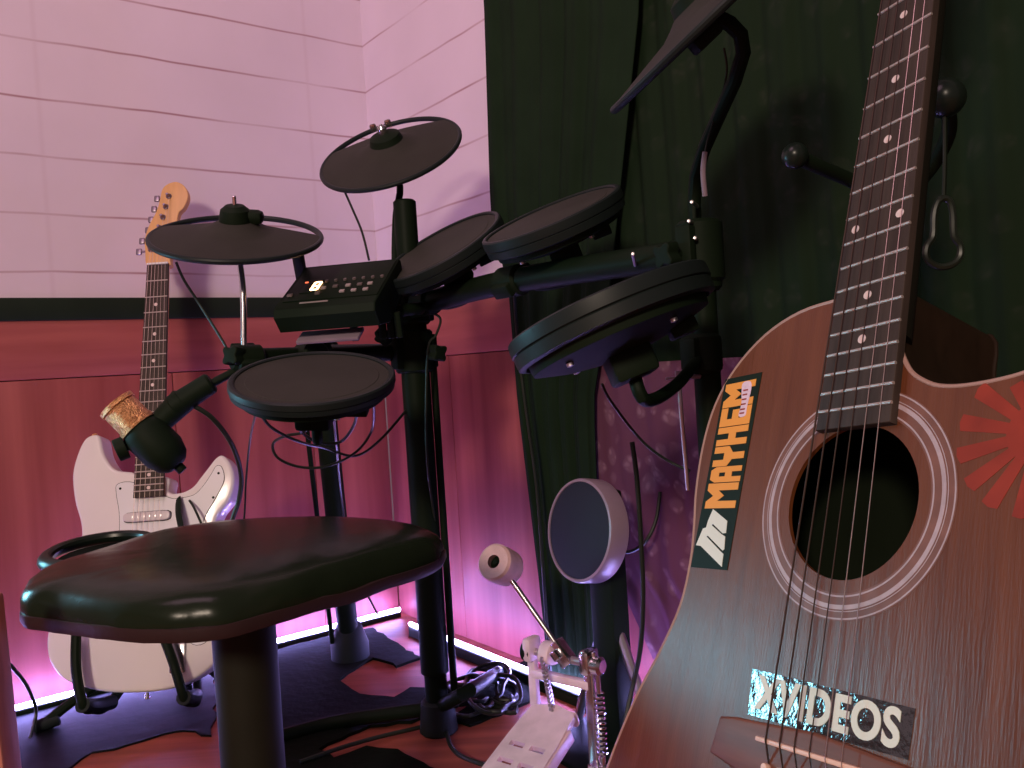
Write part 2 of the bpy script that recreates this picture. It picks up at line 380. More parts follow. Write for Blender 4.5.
for v, tilt in ((.502, 0), (.555, 0), (.615, .16)):
    b = nb(); R_ = Matrix.Translation(G(-.004, v, -.008)) @ Matrix.Rotation(tilt, 4, 'Z')
    st = [(-.043, 0), (-.037, .008), (0, .0085), (.037, .008), (.043, 0), (.037, -.008), (0, -.0085), (-.037, -.008)]
    prism(b, sm2(st, 3), -.003, .004, Mx=R_, bev=.0015); pk = obj('pickup', b, M['cream'], eg)
    b = nb(); tube(b, [R_ @ V((x_ * 1.02, y_ * 1.06, -.0022)) for x_, y_ in sm2(st, 3)], .0008, 6, 1, True); obj('outline', b, M['black'], pk)
    for i in range(6):
        b = nb(); rev(b, [(0, .0046), (.0024, .0043), (.0024, .003)], 12, R_ @ Matrix.Translation((-.026 + i * .0104, 0, 0))); obj('pole_piece', b, M['steel'], pk)
for (u, v) in ((.062, .645), (.085, .675), (.098, .71)):
    b = nb(); rev(b, [(0, .014), (.007, .013), (.0075, .010), (.010, .002), (.0105, 0)], 24, Matrix.Translation(G(u, v, -.0105))); obj('control_knob', b, M['pickguard'], eg)
b = nb(); box(b, G(-.002, .662, -.0095), (.078, .045, .006), .0015); br = obj('bridge', b, M['chrome'], eg)
for i in range(6):
    b = nb(); box(b, G(-.0275 + i * .0105, .655, -.004), (.009, .022, .006), .001); obj('saddle', b, M['steel'], br)
b = nb(); cyl(b, G(.045, .66, -.006), G(.10, .58, .02), .0028, n=12); obj('tremolo_arm', b, M['chrome'], eg)
b = nb(); box(b, G(.06, .757, -.010), (.028, .052, .004), .003); obj('jack_plate', b, M['chrome'], eg)
# neck
def neck(parent, v0, v1, w0, w1, hb, depth, m, name='neck'):
    b = nb(); rings = []
    for i in range(9):
        v = v0 + (v1 - v0) * i / 8; w = w0 + (w1 - w0) * i / 8
        pts = [(-w, hb)] + [(-w * math.cos(a * PI / 10), hb - depth * math.sin(a * PI / 10)) for a in range(11)] + [(w, hb)]
        rings.append([b.verts.new(G(u, v, h)) for u, h in pts])
    for a, c in zip(rings, rings[1:]):
        for j in range(len(a)):
            k = (j + 1) % len(a); b.faces.new((a[j], a[k], c[k], c[j]))
    b.faces.new(rings[0]); b.faces.new(rings[-1][::-1])
    bmesh.ops.remove_doubles(b, verts=b.verts, dist=1e-6)
    return obj(name, b, m, parent)
neck(eg, 0, .462, .0210, .0276, -.0058, .019, M['maple'])
fbp = [(-.0210, 0), (.0210, 0), (.0281, .467), (-.0281, .467)]
b = nb(); prism(b, P2(fbp), -.006, 0, bev=.001); obj('fretboard', b, M['rosewood'], eg)
def frets(parent, s, n, hw, m):
    for i in range(1, n + 1):
        v = fretpos(s, i); w = hw(v)
        b = nb(); tube(b, [G(-w, v, .0002), G(w, v, .0002)], .0011, 8, 1); obj('fret', b, m, parent)
hwE = lambda v: .0210 + v / .467 * .0071
frets(eg, .648, 21, hwE, M['fret'])
def dots(parent, s, lst, m, r=.0034, du=.011):
    for i in lst:
        v = (fretpos(s, i) + fretpos(s, i - 1)) / 2
        for u in ((-du, du) if i == 12 else (0,)):
            b = nb(); rev(b, [(0, .0004), (r, .0004), (r, 0)], 20, Matrix.Translation(G(u, v, 0))); obj('fret_marker', b, m, parent)
dots(eg, .648, (3, 5, 7, 9, 12, 15, 17, 19, 21), M['pearl'])
b = nb(); box(b, G(0, .0, -.0005), (.042, .004, .006), .0008); obj('nut', b, M['pickguard'], eg)
hs = [(-.0212, .004), (-.0285, -.03), (-.0300, -.062), (-.0215, -.092), (-.0095, -.118), (-.003, -.145), (.001, -.168), (.014, -.180), (.032, -.182), (.048, -.169), (.0545, -.147), (.047, -.124), (.037, -.112), (.0335, -.09), (.0300, -.05), (.0225, -.012), (.0212, .004)]
b = nb(); prism(b, sm2(P2(hs), 4), -.020, -.006, bev=.002); obj('headstock', b, M['maple'], eg)
for i in range(6):
    v = -.034 - i * .0232; e = -.0205 + i * .0052 - (.006 if i < 2 else 0)
    b = nb(); cyl(b, G(e + .010, v, -.006), G(e + .010, v, .006), .0038, .003, 14); rev(b, [(.0058, 0), (.0058, .002), (.004, .003)], 16, Matrix.Translation(G(e + .010, v, -.006)))
    tp = obj('tuner_post', b, M['tuner'], eg)
    b = nb(); cyl(b, G(e + .004, v, -.013), G(e - .012, v, -.013), .0022, n=10); box(b, G(e - .017, v, -.013), (.012, .014, .006), .0028); obj('tuner_button', b, M['tuner'], tp)
    u0 = -.0165 + i * .0066; ub = -.0275 + i * .0105
    b = nb(); tube(b, [G(e + .013, v, 0), G(u0, 0, .0028), G(ub, .655, -.0005 + .0025)], .00028 if i > 2 else .0004, 6, 1); obj('string', b, M['string'], eg)
for (u, v) in ((-.117, .345), (.0, .8125)):
    b = nb(); p = G(u, v, -.03); d = G(-.3, -1, 0) if u < -.1 else G(0, 1, 0)
    cyl(b, p, p + d.normalized() * .012, .003, .0055, 14); obj('strap_button', b, M['gold'] if u < -.1 else M['chrome'], eg)
b = nb()  # strap tab over the lower horn
tube(b, [G(.052, .474, -.010), G(.058, .50, .004), G(.066, .535, .006), G(.070, .575, .003), G(.070, .62, -.002)], .011, 8, 6, flat=.25); obj('strap', b, M['strap'], eg)
b = nb(); tube(b, [G(.074, .478, -.008), G(.092, .50, .010), G(.108, .54, .012), G(.106, .59, .006)], .0022, 8, 6); obj('lead', b, M['cable'], eg)

# its floor stand
sb = SG @ G(0, .81, -.03)
gs = thing('guitar_stand', 'black guitar stand holding up the white electric guitar', 'stand', Matrix.Translation((sb.x, sb.y, 0)))
def W_(u, v, h): return SG @ G(u, v, h)
b = nb(); tube(b, [W_(-.05, .60, -.066), W_(0, .60, -.075), W_(.05, .60, -.066)], .010, 12, 4); tube(b, [W_(0, .60, -.075), W_(0, .64, -.11), V((sb.x, sb.y + .14, .10))], .012, 12, 1); obj('mast', b, M['black_metal'], gs, world=True)
hub = V((sb.x, sb.y + .14, .11))
for sx, up in ((-1, .76), (1, .755)):
    b = nb()
    tip = W_(-.112, .705, .012) if sx < 0 else W_(.035, .70, .014)
    e1 = W_(-.088, .822, .022) if sx < 0 else W_(.085, .822, .022)
    tube(b, [hub, hub + V((sx * .05, -.05, -.03)), W_(sx * .08, .83, -.055), W_(sx * .085, .832, -.01), e1, (tip + e1) * .5 + V((sx * .004, -.004, 0)), tip], .0085, 12, 5)
    cr = obj('cradle_arm', b, M['black_metal'], gs, world=True)
    b = nb(); tube(b, [W_(sx * .075, .826, -.06), W_(sx * .085, .828, -.02), e1 + (W_(0, .0, .003) - W_(0, 0, 0))], .013, 12, 4); obj('foam_sleeve', b, M['rubber_foot'], cr, world=True)
for a in (-2.5, -.65, 1.5):
    d = V((math.cos(a), math.sin(a), 0)); L_ = .24 if a < 1 else .05
    b = nb(); tube(b, [hub - V((0, 0, .02)), hub + d * L_ * .6 - V((0, 0, .05)), V((hub.x, hub.y, .012)) + d * L_], .009, 10, 5)
    lg = obj('leg', b, M['black_metal'], gs, world=True)
    b = nb(); q = V((hub.x, hub.y, .012)) + d * L_; cyl(b, q - d * .03 + V((0, 0, .006)), q + d * .012, .0125, .011, 14, .003); obj('rubber_foot', b, M['rubber_foot'], lg, world=True)

# ------------------------------------------------------------------ drum kit rack
POLE = V((-.1575, 1.402, 0)); RP = at(703, 300, .96)
rk = thing('drum_rack', 'black tube rack with tall upright posts carrying the electronic drum pads', 'drum rack', Matrix.Translation(POLE))
b = nb(); cyl(b, POLE + V((0, 0, .03)), POLE + V((0, 0, .882)), .0188, n=32, bev=.003); pole = obj('post', b, M['black_metal'], rk, world=True)
b = nb(); cyl(b, POLE + V((.0, -.002, .10)), POLE + V((0, -.002, .70)), .0235, n=32, bev=.002); obj('post_sleeve', b, M['black_metal'], pole, world=True)
b = nb(); cyl(b, POLE + V((.030, -.002, .04)), POLE + V((.030, -.002, .66)), .006, n=16); obj('side_rod', b, M['black_metal'], pole, world=True)
b = nb(); cyl(b, POLE + V((0, 0, .0)), POLE + V((0, 0, .055)), .032, .027, 32, .004); obj('rubber_foot', b, M['rubber_foot'], pole, world=True)
LT = at(319, 352, 1.66); LB = at(350, 648, 1.80); LB.z = .004
b = nb(); cyl(b, LB + V((0, 0, .02)), LT, .0215, n=28); ll = obj('post', b, M['black_metal'], rk, world=True)
b = nb(); rev(b, [(0, 0), (.040, 0), (.040, .035), (.026, .075), (.024, .078), (0, .078)], 32, Matrix.Translation((LB.x, LB.y, .001))); obj('rubber_foot', b, M['rubber_foot'], ll, world=True)
b = nb(); cyl(b, LB + V((-.032, -.02, .04)), LT + V((-.034, -.02, -.05)), .005, n=12); obj('side_rod', b, M['black_metal'], ll, world=True)
b = nb(); cyl(b, V((RP.x, RP.y, .03)), V((RP.x, RP.y, .70)), .0150, n=28); rp = obj('post', b, M['black_metal'], rk, world=True)
b = nb(); cyl(b, V((RP.x, RP.y, 0)), V((RP.x, RP.y, .05)), .027, .021, 28, .004); obj('rubber_foot', b, M['rubber_foot'], rp, world=True)
pA = V((POLE.x, POLE.y, at(407, 352, 1.4).z)); pA2 = V((POLE.x, POLE.y, at(407, 307, 1.4).z))
hh_c = at(247, 358, 1.225)
b = nb(); tube(b, [hh_c, (hh_c + pA) * .5 + V((.0, .02, 0)), pA], .0140, 16, 6); tube(b, [pA, LT], .0140, 16, 1); obj('crossbar', b, M['black_metal'], rk, world=True)
rt = V((RP.x, RP.y, at(703, 252, .96).z))
b = nb(); tube(b, [pA2, (pA2 + rt) * .5 + V((-.03, .03, .008)), rt], .0175, 16, 8); obj('crossbar', b, M['black_metal'], rk, world=True)
def clamp(p, axis, name='clamp', r=.026, L_=.05, parent=rk, knob=None):
    b = nb(); a = V(axis).normalized(); cyl(b, V(p) - a * L_ / 2, V(p) + a * L_ / 2, r, n=28, bev=.004)
    s = a.orthogonal().normalized(); box(b, (0, 0, 0), (L_ * .8, .02, r * 2.7), .003, frame(V(p), s, a))
    c = obj(name, b, M['black'], parent, world=True)
    if knob is not None:
        k = V(knob); b = nb()
        cyl(b, p, V(p) + (k - V(p)) * .8, .006, n=12)
        kd = (k - V(p)).normalized(); fr_ = frame(k - kd * .006, kd, kd.orthogonal())
        pf = [((.013 + .003 * math.cos(4 * a_)) * math.cos(a_), (.013 + .003 * math.cos(4 * a_)) * math.sin(a_)) for a_ in [2 * PI * i / 40 for i in range(40)]]
        prism(b, pf, 0, .016, Mx=fr_, bev=.002); obj('clamp_knob', b, M['black'], c, world=True)
    return c
clamp(pA, (0, 0, 1), r=.032, L_=.07, knob=at(437, 353, 1.36))
clamp(pA2, (0, 0, 1), r=.030, L_=.06, knob=at(384, 336, 1.36))
clamp(hh_c, (pA - hh_c), r=.019, L_=.045, knob=at(234, 356, 1.2))
clamp(LT, (LT - pA), r=.026, L_=.05)
clamp(rt, (0, 0, 1), r=.026, L_=.07, knob=at(668, 255, .93))
c4 = clamp(V((RP.x, RP.y, .70)), (0, 0, 1), r=.022, L_=.06)
for px, py in ((692, 202), (689, 221), (695, 238), (633, 254)):
    b = nb(); q = at(px, py, .925 if px > 650 else .97); rev(b, [(0, .0014), (.0018, .001), (.0024, 0)], 12, frame(q, (-.2, -1, .1)))
    if px > 650: cyl(b, q, V((RP.x, RP.y, q.z)), .0022, n=10)
    else: cyl(b, q, q + V((.01, .05, -.01)), .0022, n=10)
    obj('screw', b, M['steel'], c4 if px > 650 else rk, world=True)
tw = at(679, 378, .93)
b = nb(); box(b, (0, 0, 0), (.030, .004, .0035), .0015, frame(tw, (0, 0, 1))); box(b, (.001, 0, .004), (.010, .005, .008), .0012, frame(tw, (0, 0, 1)))
cyl(b, tw, V((RP.x, RP.y, tw.z)), .003, n=10)
wn = obj('wing_nut', b, M['padrim'], rk, world=True)
b = nb(); tube(b, [tw, at(681, 410, .93), at(684, 445, .935), at(688, 490, .94)], .0024, 10, 4); obj('support_rod', b, M['steel'], rk, world=True)
b = nb(); d_ = V((.55, -.32, 0)).normalized()
fl0 = V((POLE.x, POLE.y, .04))
for pts in ([fl0, at(470, 690, 1.36), onz(498, 672, .014)], [fl0, onz(335, 722, .014), onz(262, 742, .014)]):
    b = nb(); tube(b, [V(p) for p in pts], .0115, 12, 4); obj('floor_leg', b, M['black_metal'], rk, world=True)

# drum pads --------------------------------------------------------
def drum_pad(name, label, c, n, R=.1, arm=None, deep=.022, housing=True):
    fx = frame(c, n, RX)
    t = thing(name, label, 'drum pad', fx)
    rr = R * .925
    b = nb(); rev(b, [(0, .0006), (rr * .5, .0004), (rr * .86, .0002), (rr * .87, -.0004), (rr, -.0004), (rr, -.006), (0, -.006)], 72); obj('pad_surface', b, M['rubber'], t)
    b = nb(); rev(b, [(rr, -.008), (rr, .0012), (rr + .002, .0026), (R - .002, .0026), (R, .001), (R + .0005, -.004), (R + .0005, -deep * .45), (R - .0015, -deep * .5), (R - .0005, -deep * .55), (R - .001, -deep), (R - .006, -deep - .002), (rr, -deep - .002), (rr, -.008)], 72); obj('rim', b, M['rim'], t)
    b = nb(); rev(b, [(R * .90, -deep + .004), (R * .88, -deep - .010), (R * .6, -deep - .018), (R * .35, -deep - .022), (0, -deep - .022)], 56); sh = obj('shell', b, M['black'], t)
    for a in (.6, 2.2, 3.8, 5.3):
        b = nb(); rev(b, [(0, -.004), (.0035, -.003), (.0035, 0)], 12, Matrix.Translation((R * .72 * math.cos(a), R * .72 * math.sin(a), -deep - .0145))); obj('screw', b, M['steel'], sh)
    b = nb(); box(b, (0, 0, -deep - .034), (.042, .05, .028), .004); obj('mount', b, M['black'], t)
    b = nb(); box(b, (R * .55, -R * .15, -deep - .022), (.026, .02, .014), .002); obj('jack_socket', b, M['black'], t)
    if arm is not None:
        st = fx @ V((0, .0, -deep - .040)); arm = V(arm)
        md = st + (fx.to_3x3() @ V((0, 0, -.03)))
        b = nb(); tube(b, [st, md, (md + arm) * .5 + V((0, 0, -.01)), arm], .0065, 12, 6); obj('arm', b, M['black_metal'], t, world=True)
        clamp(arm, (rt - pA2) if arm.z > .62 else (0, 0, 1), 'arm_clamp', .022, .045, t)
    return t, fx
bar = lambda s: pA2.lerp(rt, s) + V((-.03, .03, .008)) * 4 * s * (1 - s)
drum_pad('drum_pad', 'round black drum pad right of the lit sound module, at the front of the post', (-.096, 1.312, .79), (-.40, -.372, .835), R=.103, arm=bar(.10))
drum_pad('drum_pad', 'tilted black drum pad in front of the black drape, to the right of the post', (.066, 1.153, .800), (-.325, -.275, .905), arm=bar(.52))
drum_pad('drum_pad', 'nearest black drum pad seen edge-on from below, left of the acoustic guitar', (.093, .803, .648), (-.325, .118, .938), R=.1, arm=(RP.x - .005, RP.y, .60), deep=.024)
drum_pad('drum_pad', 'low flat black snare pad under the sound module, above the stool', (-.239, 1.024, .601), (.066, -.318, .945), R=.0985, arm=hh_c.lerp(pA, .35), deep=.013)

# cymbals -----------------------------------------------------------
def cymbal(name, label, c, n, xdir, R=.127, h=.30, kind='cap'):
    fx = frame(c, n, xdir)
    t = thing(name, label, 'cymbal pad', fx)
    b = nb(); NA = 96; K = 10; rings = []
    def rho(a):
        s = math.sin(a)
        r = R
        if s > 0: r = min(R, h * R / max(s, 1e-4))
        return max(r, .044)
    cone = lambda r: .016 * (1 - r / R) + (.012 * max(0, 1 - (r / .045) ** 2) if r < .045 else 0)
    ctr = b.verts.new((0, 0, cone(0)))
    for k in range(1, K + 1):
        rings.append([b.verts.new((rho(2 * PI * i / NA) * k / K * math.cos(2 * PI * i / NA), rho(2 * PI * i / NA) * k / K * math.sin(2 * PI * i / NA), cone(rho(2 * PI * i / NA) * k / K))) for i in range(NA)])
    for i in range(NA): b.faces.new((ctr, rings[0][i], rings[0][(i + 1) % NA]))
    for r0, r1 in zip(rings, rings[1:]):
        for i in range(NA): b.faces.new((r0[i], r0[(i + 1) % NA], r1[(i + 1) % NA], r1[i]))
    g = bmesh.ops.extrude_face_region(b, geom=b.faces[:]); vs = [e for e in g['geom'] if isinstance(e, bmesh.types.BMVert)]
    bmesh.ops.translate(b, vec=(0, 0, -.007), verts=vs)
    obj('playing_surface', b, M['cym'], t, 40)
    b = nb(); tube(b, [(R * math.cos(2 * PI * i / 64), R * math.sin(2 * PI * i / 64), -.003) for i in range(64)], .0045, 10, 1, True, flat=.9); obj('edge_ring', b, M['rim'], t)
    b = nb()
    if kind == 'cap':
        rev(b, [(.023, .018), (.023, .026), (.020, .038), (.013, .044), (0, .045)], 32); box(b, (.022, .004, .028), (.034, .024, .020), .008)
    else:
        rev(b, [(.03, .018), (.026, .029), (.015, .034), (0, .034)], 32)
    hb = obj('hub_cap', b, M['black'], t)
    b = nb(); cyl(b, (0, 0, .03), (0, 0, .058 if kind == 'cap' else .05), .0032, n=12)
    if kind != 'cap':
        rev(b, [(.008, .034), (.008, .044), (.005, .048), (0, .048)], 20)
        for s in (-1, 1): box(b, (s * .013, 0, .048), (.011, .004, .013), .003)
    obj('wing_nut' if kind != 'cap' else 'rod_tip', b, M['chrome'], hb)
    b = nb(); box(b, (-.045, -.06, -.012), (.03, .02, .014), .003); obj('jack_socket', b, M['black'], t)
    return t, fx
hh, hf = cymbal('cymbal_pad', 'flat black hi-hat pad on a thin chrome rod beside the maple headstock', (-.383, 1.232, .812), (.120, -.400, .91), RX, kind='cap', h=.24, R=.1185)
b = nb(); tube(b, [hf @ V((0, 0, -.02)) , at(243, 290, 1.228), at(244, 348, 1.225), hh_c], .0046, 14, 4); obj('support_rod', b, M['chrome'], hh, world=True)
b = nb(); cyl(b, at(297, 250, 1.30), at(303, 285, 1.37), .0095, n=16); cyl(b, at(297, 250, 1.30), hf @ V((.085, .03, -.01)), .010, n=14); obj('side_bracket', b, M['black'], hh, world=True)
cr, cf = cymbal('cymbal_pad', 'black crash cymbal pad tilted above the tall post with a chrome wing nut', (-.184, 1.467, .980), (-.187, -.62, .76), RX + RU * .25, kind='wing', h=.52, R=.1235)
ptop = POLE + V((0, 0, .88))
b = nb(); tube(b, [cf @ V((0, 0, 0)), at(400, 186, 1.44), at(396, 215, 1.42), at(395, 262, 1.40), POLE + V((-.02, -.012, .74))], .0058, 12, 4); obj('support_rod', b, M['black_metal'], cr, world=True)
rd, rf = cymbal('cymbal_pad', 'large black ride cymbal pad seen edge-on at the top of the picture', (.216, .837, .931), (-.640, -.135, .756), RX + RU * .8, kind='wing', h=2, R=.127)
b = nb(); tube(b, [rf @ V((0, 0, 0)), rf @ V((0, 0, -.05)), V((RP.x, RP.y, .80)), V((RP.x, RP.y, .69))], .0075, 12, 4); obj('support_rod', b, M['black_metal'], rd, world=True)

# sound module ------------------------------------------------------
mo = at(332, 303, 1.20); mx = V((math.cos(-.22), math.sin(-.22), 0)).normalized(); tl = math.radians(33)
my0 = V((-mx.y, mx.x, 0)); my = my0 * math.cos(tl) + V((0, 0, math.sin(tl))); mz = mx.cross(my)
MF = Matrix.Translation(mo) @ Matrix((mx, my, mz)).transposed().to_4x4()
sm = thing('sound_module', 'black drum sound module with a glowing digit and rows of buttons', 'sound module', MF)
prof = [(0, 0), (.125, 0), (.133, -.006), (.125, -.045), (.03, -.055), (-.010, -.036), (-.014, -.010), (-.006, -.001)]
b = nb(); prism(b, prof, -.088, .066, Mx=Matrix(((0, 0, 1, 0), (1, 0, 0, 0), (0, 1, 0, 0), (0, 0, 0, 1))), bev=.003)
obj('case', b, M['black'], sm)
b = nb(); box(b, (-.009, .066, .0006), (.146, .105, .0016), .0006); obj('control_panel', b, M['black_metal'], sm)
b = nb(); box(b, (-.050, .054, .0016), (.026, .040, .002), .0006); dp = obj('display', b, M['st_black'], sm)
def seg8(b, cx, cy, w, h, z, th):
    for x, y, sx, sy in ((0, h, w, th), (0, 0, w, th), (0, -h, w, th), (-w / 2, h / 2, th, h), (w / 2, h / 2, th, h), (-w / 2, -h / 2, th, h), (w / 2, -h / 2, th, h)):
        box(b, (cx + x, cy + y, z), (sx, sy, .001), .0002)
b = nb(); seg8(b, -.042, .052, .0095, .0115, .003, .0034); obj('digit', b, M['digit'], dp)
b = nb(); box(b, (-.062, .066, .003), (.005, .003, .001), .0002); obj('indicator_light', b, M['ledred'], dp)
for i in range(7):
    b = nb(); rev(b, [(0, .0032), (.0026, .003), (.003, 0)], 14, Matrix.Translation((-.030 + i * .0145, .066, .001))); obj('button', b, M['btn_d'], sm)
for i, (x, y, m_) in enumerate([(-.028, .045, 'btn'), (-.010, .047, 'btn_d'), (.010, .047, 'btn'), (.028, .047, 'btn_d'), (.044, .047, 'btn'), (-.032, .030, 'btn_d'), (.006, .030, 'btn'), (.024, .030, 'btn'), (.042, .030, 'btn'), (-.076, .030, 'btn')]):
    b = nb(); box(b, (x, y, .002), (.0085, .0065, .004), .0014); obj('button', b, M[m_], sm)
b = nb(); box(b, (-.030, .006, .001), (.044, .003, .0012), .0003); obj('name_strip', b, M['btn'], sm)
b = nb(); tube(b, [V((.03, .07, -.05)), V((.06, .09, -.075))], .011, 12, 1); obj('mount', b, M['black'], sm)
b = nb(); tube(b, [MF @ V((.06, .09, -.07)), MF @ V((.08, .12, -.085)), V((POLE.x, POLE.y, .70))], .010, 12, 4); obj('mount_arm', b, M['black_metal'], sm, world=True)
b = nb(); box(b, (-.022, .005, -.056), (.098, .03, .006), .002); obj('underside_plate', b, M['padrim'], sm)
for x in (.0, .045, .058, .07):
    b = nb(); cyl(b, (x, .05, -.05), (x, .035, -.085), .006, n=12); obj('cable_plug', b, M['black'], sm)

# microphone and boom -------------------------------------------------
bm_ = thing('boom_arm', 'short black boom arm reaching from the rack clamp down to the gold microphone', 'boom arm', Matrix.Translation(hh_c))
b = nb(); tube(b, [hh_c + V((0, 0, -.01)), at(195, 392, 1.2)], .0062, 12, 1); obj('tube', b, M['black_metal'], bm_, world=True)
b = nb(); cyl(b, at(212, 382, 1.205), at(172, 408, 1.195), .0155, .0175, 20, .003); cyl(b, at(185, 398, 1.2), at(150, 432, 1.19), .019, .015, 20, .004); obj('grip', b, M['black'], bm_, world=True)
b = nb(); cyl(b, at(168, 424, 1.19), at(118, 450, 1.175), .0095, .008, 16, .002); prism(b, circle(.016, 24), -.007, .007, Mx=frame(at(121, 449, 1.175), (-.8, -.35, -.3)), bev=.002); obj('hinge_knob', b, M['black'], bm_, world=True)
m0, m1 = at(116, 404, 1.175), at(178, 466, 1.185)
mic = thing('microphone', 'gold mesh microphone with black body clipped in front of the white guitar', 'microphone', frame(m0, m1 - m0))
LM = (m1 - m0).length
b = nb(); rev(b, [(0, -.004), (.014, -.003), (.022, .002), (.0245, .008), (.0245, .040), (.022, .043), (0, .043)], 40); gr = obj('grille', b, M['gold'], mic)
b = nb(); ringband(b, .0235, .0262, -.0005, .006); ringband(b, .0235, .0262, .037, .044); obj('grille_band', b, M['gold'], gr)
b = nb(); rev(b, [(.0225, .042), (.026, .048), (.030, .058), (.030, .092), (.024, .110), (.016, LM - .002), (.012, LM), (0, LM)], 36); obj('body', b, M['black'], mic)
b = nb(); cyl(b, (0, 0, LM), (0, 0, LM + .010), .007, n=16); obj('connector', b, M['black'], mic)

# ------------------------------------------------------------------ drum stool
zt_, zb_, zm_ = .426, .386, .407
out = [onz(45, 563, zt_), onz(100, 546, zt_), onz(160, 528, zt_), onz(230, 518, zt_), onz(320, 514, zt_), onz(398, 518, zt_), onz(432, 530, .420), onz(442, 546, zm_), onz(428, 576, zb_), onz(340, 606, zb_), onz(250, 633, zb_), onz(190, 643, zb_), onz(120, 643, zb_), onz(54, 632, zb_), onz(24, 616, zm_ - .008), onz(22, 590, zm_ + .008)]
out = [V((p.x, p.y, 0)) for p in out]
cen = sum(out, V()) / len(out)
out = [cen + (p - cen) * (1.055 if i < 6 else 1.03 if i < 7 else 1) for i, p in enumerate(out)]
op = smooth_path(out, 6, True)
st = thing('drum_stool', 'black vinyl drum stool with thick padded seat on a single brown column', 'stool', Matrix.Translation((cen.x, cen.y, 0)))
b = nb(); rows = []
for s, z in ((.0, zb_), (.86, zb_ - .001), (.95, zb_), (.985, zb_ + .003), (1.0, zb_ + .010), (1.0, zb_ + .017), (.990, zb_ + .024), (.968, zt_ - .009), (.938, zt_ - .004), (.88, zt_), (.75, zt_ + .003), (.5, zt_ + .005), (.3, zt_ + .006), (0, zt_ + .006)):
    if s == 0: rows.append([b.verts.new((cen.x, cen.y, z))]); continue
    row = []
    for i, p in enumerate(op):
        w = noise.noise(V((p.x * 38, p.y * 38, z * 30))) * (.0035 if .95 < s and z < zt_ - .004 else .0008)
        d = (p - cen); k = s + w / d.length
        row.append(b.verts.new((cen.x + d.x * k, cen.y + d.y * k, z + w * .4)))
    rows.append(row)
for a, c in zip(rows, rows[1:]):
    n_ = max(len(a), len(c))
    for i in range(n_):
        j = (i + 1) % n_
        if len(a) == 1: b.faces.new((a[0], c[i], c[j]))
        elif len(c) == 1: b.faces.new((a[i], a[j], c[0]))
        else: b.faces.new((a[i], a[j], c[j], c[i]))
seat = obj('seat', b, M['vinyl'], st, 50, world=True)
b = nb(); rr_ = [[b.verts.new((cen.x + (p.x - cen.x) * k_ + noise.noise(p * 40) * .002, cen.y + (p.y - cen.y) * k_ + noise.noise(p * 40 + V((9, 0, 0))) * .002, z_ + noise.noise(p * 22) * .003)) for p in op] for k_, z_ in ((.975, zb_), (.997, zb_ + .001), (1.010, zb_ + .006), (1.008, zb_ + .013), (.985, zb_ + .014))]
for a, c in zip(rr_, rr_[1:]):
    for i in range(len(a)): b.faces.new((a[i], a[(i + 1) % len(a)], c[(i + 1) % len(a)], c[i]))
obj('lower_edge_sheen', b, M['sheen_band'], st, 50, world=True)  # added band, imitates reflected light along the seat's lower side
cc = V((at(246, 660, .872).x, at(246, 660, .872).y, 0))
b = nb(); cyl(b, cc + V((0, 0, .09)), cc + V((0, 0, .362)), .0318, n=40, bev=.003); cl = obj('column', b, M['column'], st, world=True)
b = nb(); rev(b, [(0, .387), (.085, .387), (.085, .381), (.045, .376), (.038, .355), (.0318, .352)], 40, Matrix.Translation(cc)); obj('seat_flange', b, M['black_metal'], st, world=True)
b = nb(); rev(b, [(.0322, .07), (.040, .075), (.040, .125), (.0322, .13)], 32, Matrix.Translation(cc)); obj('collar', b, M['black'], st, world=True)
for a in (.4, 2.5, 4.6):
    d = V((math.cos(a), math.sin(a), 0))
    b = nb(); tube(b, [cc + d * .03 + V((0, 0, .10)), cc + d * .12 + V((0, 0, .07)), cc + d * .24 + V((0, 0, .014))], .011, 12, 5); lg = obj('leg', b, M['black_metal'], st, world=True)
    b = nb(); cyl(b, cc + d * .22 + V((0, 0, .022)), cc + d * .255 + V((0, 0, .013)), .0135, .0125, 16, .003); obj('rubber_foot', b, M['rubber_foot'], lg, world=True)
# black hoop lying on the far edge of the seat
hc = at(101, 551, 1.06)
ho = thing('padded_hoop', 'black padded hoop peeking over the far left edge of the drum stool', 'hoop', Matrix.Translation(hc))
hx = (at(150, 551, .93) - at(50, 556, .93)).normalized()
b = nb(); pts = [hc + hx * (.062 * math.cos(a)) + V((0, 1, 0)) * (.062 * math.sin(a)) + V((0, 0, .006 * math.sin(a))) for a in [2 * PI * i / 48 for i in range(48)]]
tube(b, pts, .0075, 12, 1, True, flat=1.25); obj('band', b, M['hoop'], ho, world=True)
b = nb(); rev(b, [(0, .0), (.052, .002), (.055, .006), (.050, .008), (0, .007)], 40, frame(hc + V((.004, .004, -.010)), V((0, -.05, 1)))); obj('inner_pad', b, M['cloth'], ho, world=True)

